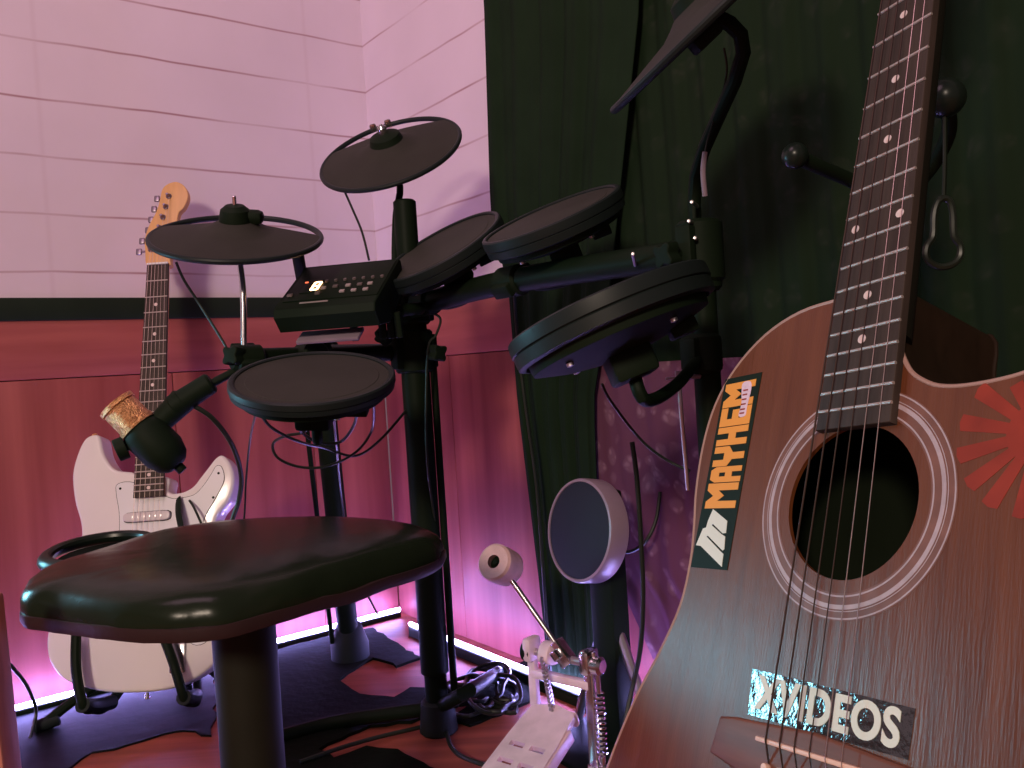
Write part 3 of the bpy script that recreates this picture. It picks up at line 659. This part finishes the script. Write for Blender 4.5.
# ------------------------------------------------------------------ kick pad tower
kc = at(577, 530, 1.29); kn = V((-.82, -.54, .19)).normalized()
KF = frame(kc, kn, (0, 0, 1))
kb = V((kc.x, kc.y, 0)) - V((kn.x, kn.y, 0)) * .06
kt = thing('kick_pad', 'round navy kick drum pad with a pale rim on a black tower behind the pedal', 'drum pad', Matrix.Translation(kb))
b = nb(); rev(b, [(0, .0), (.060, -.0005), (.0725, -.003), (.0735, -.008), (0, -.008)], 64, KF); obj('pad_surface', b, M['navy'], kt, world=True)
b = nb(); rev(b, [(.0725, -.008), (.0735, -.0015), (.0775, -.002), (.079, -.006), (.079, -.034), (.075, -.038), (.05, -.046), (0, -.046)], 64, KF); obj('rim', b, M['padrim'], kt, world=True)
b = nb(); pk_ = kc - kn * .055
box(b, (0, 0, 0), (.055, .035, .40), .006, frame(V((pk_.x, pk_.y, .20)), (0, 0, 1), V((-kn.y, kn.x, 0)))); obj('tower', b, M['black'], kt, world=True)
b = nb(); box(b, (0, 0, 0), (.20, .16, .008), .003, frame(V((pk_.x, pk_.y, .005)) + V((kn.x, kn.y, 0)) * .03, (0, 0, 1), V((-kn.y, kn.x, 0)))); obj('base_plate', b, M['black_metal'], kt, world=True)
for s in (-1, 1):
    sd = V((-kn.y, kn.x, 0)) * s
    b = nb(); q = V((pk_.x, pk_.y, 0)); tube(b, [q + V((0, 0, .22)), q + sd * .06 + V((0, 0, .10)), q + sd * .10 + V((0, 0, .012))], .008, 10, 4); obj('brace', b, M['steel'], kt, world=True)

# kick pedal ------------------------------------------------------------
AL, AR = at(532, 651, 1.20), at(589, 664, 1.14)
zA = (AL.z + AR.z) / 2
ax = (AR - AL); ax.z = 0; ax.normalize(); bk = V((-ax.y, ax.x, 0))          # towards the pad
if bk.x < 0: pass
am = (AL + AR) / 2
pd = thing('kick_pedal', 'pale metal bass drum pedal with a cream felt beater standing on the floor', 'pedal', Matrix.Translation((am.x, am.y, 0)))
def up_post(top, w, m, name, d=0.):
    b = nb(); f_ = frame(V((top.x, top.y, top.z / 2 + .004)), (0, 0, 1), ax)
    box(b, (0, 0, 0), (w, .010, top.z), .002, f_); box(b, (0, 0, top.z / 2), (w * 1.2, .03, .034), .006, f_)
    return obj(name, b, m, pd, world=True)
up_post(AL, .013, M['pedal'], 'upright'); uR = up_post(AR, .014, M['chrome'], 'upright')
b = nb(); cyl(b, AL - ax * .012, AR + ax * .012, .0055, n=18); obj('axle', b, M['steel'], pd, world=True)
b = nb(); cyl(b, AL - ax * .013, AL + ax * .006, .015, n=24, bev=.003); obj('bearing', b, M['black_metal'], pd, world=True)
b = nb(); cyl(b, AR + ax * .002, AR + ax * .022, .0125, n=24, bev=.004); q = AR + ax * .008; cyl(b, q + V((0, 0, .010)), q + V((0, 0, .018)), .004, n=12); obj('spring_knob', b, M['chrome'], pd, world=True)
b = nb(); pr = sm2([(.0, .020), (.016, .014), (.020, 0), (.012, -.016), (0, -.020), (-.012, -.010), (-.010, .01)], 4); prism(b, pr, -.008, .008, Mx=frame(AL.lerp(AR, .34), ax, (0, 0, 1)), bev=.002); obj('cam', b, M['pedal'], pd, world=True)
hubp = AL.lerp(AR, .62)
bt = at(501, 565, 1.21)
bd = (bt - hubp).normalized()
b = nb(); box(b, (0, 0, .010), (.020, .018, .036), .002, frame(hubp, bd, ax)); box(b, (.0, -.012, .012), (.012, .012, .014), .002, frame(hubp, bd, ax)); obj('beater_clamp', b, M['chrome'], pd, world=True)
b = nb(); cyl(b, hubp, bt, .0036, n=14); shaft = obj('beater_shaft', b, M['chrome'], pd, world=True)
fa = V((-.50, -.68, .54)); fa = (fa - bd * fa.dot(bd) * .35).normalized()
b = nb(); rev(b, [(.0095, .022), (.0110, .019), (.0110, -.019), (.0095, -.022), (.023, -.0225), (.0262, -.019), (.0268, 0), (.0262, .019), (.023, .0225), (.0095, .022)], 44, frame(bt, fa)); obj('beater_felt', b, M['felt'], shaft, world=True)
b = nb(); cyl(b, bt - fa * .019, bt + fa * .010, .0112, n=20); cyl(b, bt + fa * .009, bt + fa * .018, .0035, n=12); obj('beater_core', b, M['black'], shaft, world=True)
# frame crosspiece, footboard, base, chain, spring
b = nb(); box(b, (0, 0, 0), ((AR - AL).length, .012, .012), .002, frame((AL + AR) / 2 - V((0, 0, .03)), (0, 0, 1), ax)); obj('crosspiece', b, M['pedal'], pd, world=True)
toe = at(553, 713, 1.145); fh = V((ax.y, -ax.x, 0)); fh = fh if fh.y < 0 else -fh
heel = toe + fh * .24; heel.z = .022
fd = (heel - toe).normalized(); fs = ax - fd * ax.dot(fd); fs.normalize(); fn = fd.cross(fs)
if fn.z < 0: fn = -fn
FF = Matrix.Translation(toe) @ Matrix((fd, fn.cross(fd), fn)).transposed().to_4x4()
LF = (heel - toe).length
foot = [(-.004, -.030), (0.0, -.036), (.05, -.040), (.12, -.042), (LF, -.036), (LF + .006, 0), (LF, .036), (.12, .042), (.05, .040), (0, .036), (-.004, .030), (-.012, 0)]
slots = [[(.06 + i * .028, y0), (.068 + i * .028, y0), (.068 + i * .028, y1), (.06 + i * .028, y1)] for i in range(4) for y0, y1 in ((-.028, -.005), (.005, .028))]
b = nb(); prism(b, foot, -.004, .004, holes=slots, Mx=FF); box(b, (-.008, 0, -.012), (.010, .062, .022), .004, FF); fb = obj('footboard', b, M['pedal'], pd, world=True)
for y in (-.040, .040):
    b = nb(); box(b, (.10, y, -.008), (.16, .005, .018), .002, FF); obj('side_flange', b, M['pedal'], fb, world=True)
b = nb(); hm = V((heel.x, heel.y, .004)); am0 = V((am.x, am.y, .004))
box(b, (0, 0, 0), (.085, (hm - am0).length + .05, .007), .002, frame((hm + am0) / 2, (0, 0, 1), (am0 - hm).cross(V((0, 0, 1))))); obj('base_plate', b, M['steel'], pd, world=True)
b = nb()
for i in range(14):
    p = (AL.lerp(AR, .34) - bk * .018).lerp(FF @ V((0, 0, .0)), i / 13)
    rev(b, [(.002, -.0025), (.0045, -.0025), (.0045, .0025), (.002, .0025), (.002, -.0025)], 12, frame(p, ax))
obj('chain', b, M['steel'], pd, world=True)
sp0 = AR + ax * .013 + V((0, 0, -.022)); b = nb()
tube(b, [sp0 + V((.006 * math.cos(a), .006 * math.sin(a), -.085 * i / 100 - .015)) for i, a in enumerate([2 * PI * i / 8 for i in range(101)])], .0014, 6, 1)
cyl(b, sp0 + V((0, 0, .016)), sp0 - V((0, 0, .016)), .003, n=10); ringband(b, .0045, .008, -.003, .003) if False else None
cyl(b, sp0 - V((0, 0, .10)), sp0 - V((0, 0, .12)), .004, n=10); box(b, sp0 + V((-.006, 0, -.115)), (.03, .012, .008), .002); obj('spring', b, M['chrome'], pd, world=True)

# ------------------------------------------------------------------ acoustic guitar
AG = guitar_frame((.33763, .65286, .96734), (.4664, -.8749, .1302), (-.2882, -.2895, -.9128), (-.8363, -.3882, .3871))
ag = thing('acoustic_guitar', 'brown acoustic guitar with stickers and cutaway, large in the right foreground', 'guitar', AG)
HF = -.0062
ol = [(-.0285, .3618), (-.0643, .3631), (-.0967, .3742), (-.124, .3965), (-.1399, .4239), (-.1458, .4558), (-.1447, .4914), (-.1400, .5184), (-.1370, .5461), (-.1398, .5774), (-.1534, .6115), (-.1725, .6494), (-.1897, .6988), (-.1995, .75), (-.194, .80), (-.168, .838), (-.115, .864), (-.055, .873), (0, .875),
      (.055, .873), (.115, .864), (.168, .838), (.194, .80), (.1995, .75), (.1897, .6988), (.1725, .6494), (.1534, .6115), (.1398, .5774), (.137, .5461), (.1395, .515), (.1425, .485), (.145, .455), (.143, .432), (.1345, .4255), (.12, .4325), (.1024, .4365), (.0923, .438), (.0784, .4388), (.0636, .4384), (.0509, .4359), (.0406, .4306), (.0335, .4250), (.0285, .4180), (.0235, .408), (.018, .392), (.014, .3618)]
ols = sm2(P2(ol), 4)
hole = circle(.0478, 64, 0, -.5028)
b = nb(); prism(b, ols, HF - .003, HF, holes=[hole]); obj('soundboard', b, M['top'], ag)
# sides and back
b = nb(); n_ = len(ols); ra = [b.verts.new((x, y, HF - .003)) for x, y in ols]; rb = [b.verts.new((x, y, HF - .098)) for x, y in ols]
for i in range(n_): b.faces.new((ra[i], ra[(i + 1) % n_], rb[(i + 1) % n_], rb[i]))
es = [b.edges.get((rb[i], rb[(i + 1) % n_])) for i in range(n_)]; bmesh.ops.triangle_fill(b, use_beauty=True, edges=es); obj('sides_and_back', b, [M['side']], ag, 40)
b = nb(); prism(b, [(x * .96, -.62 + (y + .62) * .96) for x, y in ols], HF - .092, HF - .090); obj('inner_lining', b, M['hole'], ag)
b = nb(); tube(b, [(x, y, HF - .0012) for x, y in ols], .0017, 8, 1, True); obj('binding', b, M['binding'], ag)
b = nb(); tube(b, [(x, y, HF - .0965) for x, y in ols], .0017, 8, 1, True); obj('back_binding', b, M['side'], ag)
for r0, r1, m_, z in ((.0555, .0713, 'inlay_d', .0002), (.0697, .0706, 'inlay', .0004), (.0622, .0648, 'inlay', .0004), (.0657, .0662, 'inlay', .0004), (.0567, .0577, 'inlay', .0004)):
    b = nb(); ringband(b, r0, r1, HF - .001, HF + z, 0, -.5028, 96); obj('rosette', b, M[m_], ag)
neck(ag, 0, .40, .0215, .0275, HF + .0002, .021, M['neckdark'])
hwA = lambda v: .0215 + v / .457 * .0068
b = nb(); prism(b, P2([(-.0215, 0), (.0215, 0), (hwA(.4575), .4575), (-hwA(.4575), .4575)]), HF, 0, bev=.0008); obj('fretboard', b, M['rosewood'], ag)
frets(ag, .65, 20, hwA, M['fret'])
dots(ag, .65, (3, 5, 7, 9, 12, 15, 17), M['pearl'], .0030, .0175)
b = nb(); box(b, G(0, 0, -.001), (.043, .005, .008), .001); obj('nut', b, M['bone'], ag)
hsp = [(-.0215, .003), (-.030, -.03), (-.034, -.09), (-.037, -.165), (-.020, -.178), (0, -.172), (.020, -.178), (.037, -.165), (.034, -.09), (.030, -.03), (.0215, .003)]
b = nb(); prism(b, P2(hsp), -.020, -.005, bev=.0015); obj('headstock', b, M['side'], ag)
stg = [(-.0275 + i * .011) for i in range(6)]
for i in range(6):
    sd = -1 if i < 3 else 1; k = i if i < 3 else 5 - i; v = -.045 - k * .045
    b = nb(); cyl(b, G(sd * .022, v, -.005), G(sd * .022, v, .010), .003, n=12); tp = obj('tuner_post', b, M['chrome'], ag)
    b = nb(); cyl(b, G(sd * .030, v, -.012), G(sd * .048, v, -.012), .002, n=10); box(b, G(sd * .055, v, -.012), (.014, .016, .006), .0028); obj('tuner_button', b, M['chrome'], tp)
    b = nb(); tube(b, [G(sd * .022, v, .004), G(-.0172 + i * .00688, 0, .0028), G(stg[i], .648, .0055), G(stg[i], .662, HF + .006)], (.00062, .00052, .00045, .00036, .0003, .00028)[i], 8, 1); obj('string', b, M['string'] if i > 3 else M['string_w'], ag)
brp = [(-.079, .6655), (-.0745, .6425), (-.062, .6405), (-.045, .6395), (0, .6365), (.045, .6395), (.062, .6405), (.0745, .6425), (.079, .6655), (.06, .669), (.03, .676), (0, .679), (-.03, .676), (-.06, .669)]
b = nb(); prism(b, P2(brp), HF - .0005, HF + .0065, bev=.002); bg = obj('bridge', b, M['bridgewood'], ag)
b = nb(); box(b, G(0, .6485, HF + .0075), (.074, .0028, .007), .0008, None); obj('saddle', b, M['bone'], bg)
for i in range(6):
    b = nb(); rev(b, [(0, .0045), (.0022, .004), (.0026, .002), (.002, 0)], 14, Matrix.Translation(G(stg[i], .6625, HF + .0065))); obj('bridge_pin', b, M['bone'], bg)
# stickers
SH = HF + .0004
def quad(poly, z0=HF - .0002, z1=SH):
    b = nb(); prism(b, P2(poly), z0, z1); return b
s1 = obj('sticker', quad([(-.1325, .4040), (-.0932, .4043), (-.0962, .5498), (-.1350, .5495)]), M['st_black'], ag); s1['label'] = 'long black sticker lettered MAYHEM in orange with a white emblem'
# block letters: x along the word, y up, both in letter units (cap height 5)
LET = {'M': [[(0, 0), (1.15, 0), (1.15, 3.1), (2.0, 2.1), (2.85, 3.1), (2.85, 0), (4, 0), (4, 5), (2.9, 5), (2, 3.9), (1.1, 5), (0, 5)]],
       'A': [[(0, 0), (1.2, 0), (1.2, 1.5), (2.3, 1.5), (2.3, 0), (3.5, 0), (3.5, 4.2), (2.8, 5), (.7, 5), (0, 4.2)], [(1.3, 2.6), (2.2, 2.6), (2.2, 3.6), (1.3, 3.6)]],
       'Y': [[(1.15, 0), (2.35, 0), (2.35, 1.9), (3.5, 2.6), (3.5, 5), (2.35, 5), (2.35, 3.3), (1.15, 3.3), (1.15, 5), (0, 5), (0, 2.6), (1.15, 1.9)]],
       'H': [[(0, 0), (1.2, 0), (1.2, 1.9), (2.3, 1.9), (2.3, 0), (3.5, 0), (3.5, 5), (2.3, 5), (2.3, 3.1), (1.2, 3.1), (1.2, 5), (0, 5)]],
       'E': [[(0, 0), (3.1, 0), (3.1, 1.1), (1.2, 1.1), (1.2, 1.95), (2.7, 1.95), (2.7, 3.05), (1.2, 3.05), (1.2, 3.9), (3.1, 3.9), (3.1, 5), (0, 5)]]}
def onst(x, y): # x up the sticker 0..1 (.55->.404), y across 0..1 (low left edge = top of letters at u=-.135)
    v = .5495 - x * .1455; uL = -.135 + x * .0038; return (uL + y * (.0330 - 0*x), v)
word = 'MAYHEM'; tot = sum({'M': 4, 'A': 3.5, 'Y': 3.5, 'H': 3.5, 'E': 3.1}[c] for c in word) + .22 * 5
b = nb()
for c, va, vb in (('M', .5060, .4873), ('A', .4866, .4748), ('Y', .4744, .4592), ('H', .4584, .4441), ('E', .4434, .4288), ('M', .4282, .4090)):
    wc = {'M': 4, 'A': 3.5, 'Y': 3.5, 'H': 3.5, 'E': 3.1}[c]
    mp = lambda q: (-.0978 - (q[1] / 5) * .0322 - (.0005 if c == 'M' and va > .5 else 0), va + (vb - va) * q[0] / wc)
    prism(b, P2([mp(q) for q in LET[c][0]]), SH - .0001, SH + .0003, holes=[P2([mp(q) for q in h]) for h in LET[c][1:]])
obj('lettering', b, M['st_orange'], s1)
b = nb()   # white slanted emblem with two dark slits
EM = [(-.121, .5066), (-.1039, .5153), (-.1032, .524), (-.1065, .5243), (-.1188, .5174), (-.1195, .5185), (-.1077, .5248), (-.1034, .5265), (-.1022, .5355), (-.1037, .5365), (-.122, .5261), (-.1232, .5268), (-.1057, .537), (-.1023, .5388), (-.1018, .5479), (-.1278, .5338), (-.1331, .5334), (-.1285, .5211), (-.1252, .5202), (-.1244, .5153)]
prism(b, P2(EM), SH - .0001, SH + .0003); obj('emblem', b, M['st_white'], s1)
b = nb(); PK = [(-.1111, .4102), (-.1033, .4103), (-.1012, .4170), (-.1026, .4298), (-.1031, .4368), (-.11, .4365), (-.1092, .427), (-.1113, .4169)]
prism(b, sm2(P2(PK), 4), SH + .0003, SH + .0005); pkp = obj('pink_mark', b, M['st_pink'], s1)
b = nb()
for q in (.4160, .4195, .4232, .4270, .4310, .4340):
    prism(b, P2([(-.1095, q), (-.1045, q), (-.1045, q + .0012), (-.1095, q + .0012)]), SH + .0004, SH + .0006)
obj('script', b, M['red_paint'], s1)
s2 = obj('sticker', quad([(-.0583, .6100), (.0587, .6122), (.0575, .6372), (-.0568, .6372)]), M['st_chrome'], ag); s2['label'] = 'black foil sticker lettered XVIDEOS in white beside the bridge'
b = text_bm('XVIDEOS', .0268, .0009, .0002, .98, 1.06); b.transform(Matrix.Translation(G(.0005, .6243, SH + .0002)) @ Matrix.Rotation(-.01, 4, 'Z'))
ws = max(v.co.x for v in b.verts) - min(v.co.x for v in b.verts)
bmesh.ops.scale(b, vec=(.104 / ws, 1, 1), verts=b.verts)
obj('lettering', b, M['st_white'], s2)
# painted red sun
b = nb(); cxs, cys = .112, .470
def at_sun(r, a): return (cxs + r * math.cos(a), -(cys - r * math.sin(a)))
angs = [2.02, 2.46, 2.92, 3.36, 3.78, 4.16, 4.58, 5.0, 5.4, 1.65]
for a in angs:
    poly = [at_sun(.008, a - .3), at_sun(.044, a - .11), at_sun(.0445, a), at_sun(.043, a + .11), at_sun(.008, a + .3)]
    if 1.9 < a < 2.1: poly = [at_sun(.008, a - .3), at_sun(.031, a - .12), at_sun(.031, a + .12), at_sun(.008, a + .3)]
    if a > 4.9 or a < 1.8: poly = [at_sun(.008, a - .3), at_sun(.026, a - .11), at_sun(.026, a + .11), at_sun(.008, a + .3)]
    prism(b, poly, HF - .0002, HF + .0002)
prism(b, circle(.0165, 32, cxs, -cys), HF - .0002, HF + .0003); sd_ = obj('sun_painting', b, M['red_paint'], ag); sd_['label'] = 'faded red sun with rays painted on the top'

# acoustic guitar stand
agb = AG @ G(0, .875, -.05)
gs2 = thing('guitar_stand', 'tall black guitar stand behind the acoustic guitar with a hanging strap and ball-tipped yoke', 'stand', Matrix.Translation((agb.x, agb.y, 0)))
A_ = lambda u, v, h: AG @ G(u, v, h)
yk = A_(0, .175, -.075); yk = at(880, 190, .80)
tipL, tipR = at(795, 156, .74), at(945, 98, .715)
cy = at(890, 200, .80)
b = nb(); tube(b, [tipL, at(815, 165, .755), at(850, 180, .785), cy, at(925, 175, .79), at(948, 135, .765), at(947, 105, .74), tipR], .0065, 14, 6); yo = obj('yoke', b, M['black'], gs2, world=True)
for q, r in ((tipL, .0115), (tipR, .0165)):
    b = nb(); rev(b, [(0, -r)] + [(r * math.cos(a), r * math.sin(a)) for a in [-PI / 2 + PI * i / 16 for i in range(1, 16)]] + [(0, r)], 28, Matrix.Translation(q)); obj('ball_tip', b, M['hoop'], yo, world=True)
b = nb(); q0 = at(945, 112, .715)
tube(b, [q0, at(945, 160, .715), at(944, 196, .715)], .0028, 8, 4, flat=.6)
lp = [(938, 202), (934, 215), (933, 236), (927, 246), (926, 256), (931, 263), (941, 267), (953, 264), (960, 256), (960, 245), (954, 236), (953, 215), (950, 202), (944, 198)]
tube(b, [at(x_, y_, .715) for x_, y_ in lp], .0030, 8, 4, True); obj('retaining_strap', b, M['cable'], yo, world=True)
bs = V((cy.x + .05, cy.y + .13, .16))
b = nb(); tube(b, [cy, cy.lerp(bs, .5), bs], .0105, 14, 1); obj('mast', b, M['black_metal'], gs2, world=True)
b = nb(); tube(b, [bs, V((bs.x, bs.y, .08))], .014, 14, 1); obj('mast_foot', b, M['black_metal'], gs2, world=True)
for s in (-1, 1):
    b = nb(); tube(b, [V((bs.x, bs.y, .17)), A_(s * .07, .85, -.125), A_(s * .08, .888, -.10), A_(s * .08, .888, -.02), A_(s * .08, .880, .012), A_(s * .08, .862, .014)], .008, 12, 5); obj('cradle_arm', b, M['black_metal'], gs2, world=True)
for a in (1.0, 3.0, 5.1):
    d = V((math.cos(a), math.sin(a), 0)); b = nb(); tube(b, [V((bs.x, bs.y, .14)), V((bs.x, bs.y, .09)) + d * .12, V((bs.x, bs.y, .012)) + d * .22], .009, 10, 4); lg = obj('leg', b, M['black_metal'], gs2, world=True)
    b = nb(); q = V((bs.x, bs.y, .012)) + d * .22; cyl(b, q - d * .03 + V((0, 0, .01)), q + d * .01, .0122, .0115, 14, .003); obj('rubber_foot', b, M['rubber_foot'], lg, world=True)

# ------------------------------------------------------------------ floor things
def floor_sheet(name, pix, m, label, cat, z=.003, jag=.0):
    P = [onz(x_, y_, 0) for x_, y_ in pix]; poly = []
    for i in range(len(P)):
        a, c = P[i], P[(i + 1) % len(P)]; k_ = max(2, int((c - a).length / .02))
        for s in range(k_):
            q = a.lerp(c, s / k_); poly.append((q.x + random.uniform(-jag, jag), q.y + random.uniform(-jag, jag)))
    b = nb(); prism(b, poly, .0005, z); return tag(obj(name, b, m), label, cat)
floor_sheet('floor_mat', [(-60, 731), (-20, 721), (20, 713), (100, 694), (150, 682), (216, 666), (214, 738), (186, 732), (160, 737), (130, 747), (95, 753), (72, 768), (50, 800), (-80, 820)], M['mat'], 'black mat with a ragged edge under the white electric guitar', 'mat', .004, .006)
floor_sheet('black_cloth', [(222, 666), (280, 651), (330, 638), (372, 630), (420, 660), (398, 668), (372, 660), (338, 683), (362, 697), (395, 700), (412, 690), (440, 690), (446, 712), (410, 724), (372, 728), (340, 742), (318, 752), (335, 762), (364, 750), (398, 752), (424, 766), (500, 800), (225, 830)], M['cloth'], 'crumpled black cloth on the floor behind the stool column', 'cloth', .006, .004)
floor_sheet('black_cloth', [(440, 690), (470, 684), (528, 662), (535, 700), (500, 716), (470, 728), (450, 722), (470, 705)], M['cloth'], 'small black cloth on the floor under the coiled cable beside the pedal', 'cloth', .005, .004)

def cable(label, pts, r, cat='cable', name='cable', k=8, closed=False):
    b = nb(); tube(b, pts, r, 8, k, closed); return tag(obj(name, b, M['cable']), label, cat)
def pxs(l): return [at(*q) for q in l]
cable('thick black cable drooping from the boom arm grip down behind the stool', pxs([(190, 404, 1.2), (212, 418, 1.21), (232, 445, 1.24), (241, 475, 1.27), (239, 500, 1.28), (230, 530, 1.28), (224, 590, 1.3), (226, 650, 1.38)]) + [onz(232, 700, .03), onz(250, 712, .008), onz(270, 720, .008)], .0036)
cable('thin black cable hanging from the hi-hat pad to the rack clamp', pxs([(176, 262, 1.23), (184, 280, 1.24), (200, 305, 1.25), (222, 340, 1.24), (236, 366, 1.23)]), .0021)
cable('thin black cable hanging from the crash cymbal pad to the sound module', pxs([(344, 190, 1.41), (352, 208, 1.39), (362, 232, 1.37), (369, 260, 1.34)]), .0019)
cable('black cable looped below the snare pad, nearest the stool', pxs([(258, 410, 1.12), (272, 428, 1.16), (300, 442, 1.22), (325, 448, 1.3), (355, 456, 1.34), (380, 440, 1.36), (408, 408, 1.39)]), .0022)
cable('black cable bent in a loop low below the snare pad', pxs([(300, 404, 1.12), (306, 430, 1.2), (285, 436, 1.22), (273, 444, 1.25), (278, 458, 1.26), (300, 467, 1.28), (328, 466, 1.3), (356, 452, 1.34), (372, 430, 1.36), (374, 404, 1.2)]), .0022)
cable('black cable hanging in a short U under the snare pad', pxs([(295, 410, 1.12), (300, 430, 1.2), (318, 442, 1.24), (340, 442, 1.26), (354, 425, 1.22), (358, 404, 1.15)]), .0024)
cable('thin straight black cable hanging down beside the rear rack post', pxs([(333, 404, 1.14), (336, 440, 1.4), (342, 500, 1.6), (352, 560, 1.68), (378, 615, 1.72)]), .0022)
cable('thin black cable dropping beside the red wall behind the stool', pxs([(256, 412, 1.12), (250, 440, 1.3), (246, 480, 1.4), (244, 520, 1.45), (236, 600, 1.5)]), .0017)
cable('black cable looped at the right of the post below the pads', pxs([(424, 310, 1.37), (440, 318, 1.36), (436, 335, 1.36), (428, 350, 1.36), (426, 420, 1.37), (428, 470, 1.37), (436, 540, 1.40), (432, 600, 1.42), (444, 628, 1.5)]), .0021)
cable('long thin black cable hanging along the left edge of the black drape', pxs([(514, 284, 1.45), (517, 330, 1.5), (525, 400, 1.5), (536, 480, 1.5), (541, 540, 1.5), (545, 600, 1.5)]) + [onz(552, 690, .01)], .0030)
cable('thin cable trailing from the ride cymbal pad down to the rack', pxs([(724, 48, .87), (727, 70, .88), (722, 95, .89), (713, 122, .90), (706, 148, .905), (704, 170, .91), (705, 194, .92)]), .0012)
b = nb(); tube(b, pxs([(705, 152, .905), (703, 172, .908), (705, 196, .915)]), .0029, 10, 4); tag(obj('cable_sleeve', b, M['padrim']), 'short pale pink sleeve on the ride cymbal cable in front of the dark curtain', 'cable')
cable('thin pink-lit cable running from the nearest drum pad to the right post', pxs([(602, 384, .95), (610, 400, .96), (634, 432, .98), (652, 450, .98), (672, 463, .98), (690, 471, .97)]), .0017)
cable('thick black cable hanging straight down in front of the floral cloth', pxs([(632, 442, 1.2), (637, 480, 1.2), (641, 540, 1.2), (643, 600, 1.2), (640, 650, 1.2), (632, 690, 1.2)]) + [onz(610, 790, .01)], .0036)
cable('black cable looping round the rim of the kick drum pad', pxs([(594, 498, 1.42), (600, 525, 1.40), (612, 545, 1.38), (628, 552, 1.35), (645, 542, 1.33), (656, 520, 1.33), (660, 492, 1.34)]), .0030)
cable('thin black cable curling up from the floor at the left picture edge', [onz(0, 735, .01)] + pxs([(4, 667, 1.45), (18, 674, 1.47), (30, 692, 1.48), (36, 712, 1.5)]) + [onz(30, 738, .008)], .0032)
coil = []
for i in range(90):
    a = i * .37; r_ = 30 + 12 * math.sin(i * .9) + random.uniform(-5, 5)
    p = onz(482 + r_ * math.cos(a), 702 + .55 * r_ * math.sin(a), 0); p.z = .010 + .03 * (i / 90) * (.5 + .5 * math.sin(i * .7)); coil.append(p)
b = nb(); tube(b, coil, .0038, 8, 3); tag(obj('coiled_cable', b, M['cable']), 'tangled coil of black cable on the floor left of the pedal', 'cable')
cable('black cable lying along the floor past the orange-lit patch', [onz(x_, y_, .009) for x_, y_ in ((300, 762), (350, 745), (400, 732), (440, 726), (452, 748), (470, 760), (520, 775))], .0036)

# slanted wooden leg at the left edge
b = nb(); t0, t1 = at(-4, 575, .70), at(3, 820, .70)
lw = thing('wooden_stool', 'orange-brown wooden stool whose slanted leg shows at the left picture edge', 'stool', Matrix.Translation((t1.x - .1, t1.y, 0)))
lf = V((t1.x + .02, t1.y, .0)); lt = V((at(-14, 600, .7).x, t1.y, .39))

ptA = at(-7, 640, .70); ptB = at(5, 768, .70); dd = (ptA - ptB).normalized()
foot_ = ptB - dd * (ptB.z / dd.z); top_ = ptB + dd * ((.44 - ptB.z) / dd.z)
for i, off in enumerate((V((0, 0, 0)), V((-.30, 0, 0)), V((-.30, -.26, 0)), V((0, -.26, 0)))):
    sx = 1 if off.x == 0 else -1
    fo = foot_ + off; to = V((fo.x + sx * (top_.x - foot_.x), fo.y, .44))
    b = nb(); f_ = frame((fo + to) / 2, to - fo, (1, 0, 0)); box(b, (0, 0, 0), (.022, .026, (to - fo).length), .003, f_); obj('leg', b, M['legwood'], lw, world=True)
b = nb(); box(b, (foot_.x - .17, foot_.y - .13, .455), (.20, .30, .03), .006); 
obj('seat', b, M['legwood'], lw, world=True)

# ------------------------------------------------------------------ light
def area(name, loc, target, size, power, col, size_y=None, spread=None):
    l = bpy.data.lights.new(name, 'AREA'); l.energy = power; l.color = col; l.size = size
    if size_y: l.shape = 'RECTANGLE'; l.size_y = size_y
    if spread: l.spread = spread
    o = bpy.data.objects.new(name, l); COL.objects.link(o); o.location = loc
    o.rotation_euler = (V(target) - V(loc)).to_track_quat('-Z', 'Y').to_euler(); return o
area('room_lamp', (-1.25, -2.85, 2.1), (-.3, 1.9, .8), .5, 92, (1, .80, .64))
area('pink_lamp', (-.9, .1, 2.5), (-.6, 1.9, 1.0), .9, 13, (1, .58, .76))
area('cyan_lamp', (-1.22, 1.145, .60), (.13, .5, .42), .20, 1.5, (.27, .78, 1.0), .22, math.radians(90))
w = bpy.data.worlds.new('room_glow'); SC.world = w; w.use_nodes = True
bgn = w.node_tree.nodes['Background']; bgn.inputs[0].default_value = (1.0, .62, .74, 1); bgn.inputs[1].default_value = .15
SC.view_settings.view_transform = 'Standard'; SC.view_settings.look = 'None'; SC.view_settings.gamma = 1
SC.view_settings.exposure = 0; SC.view_settings.use_curve_mapping = False
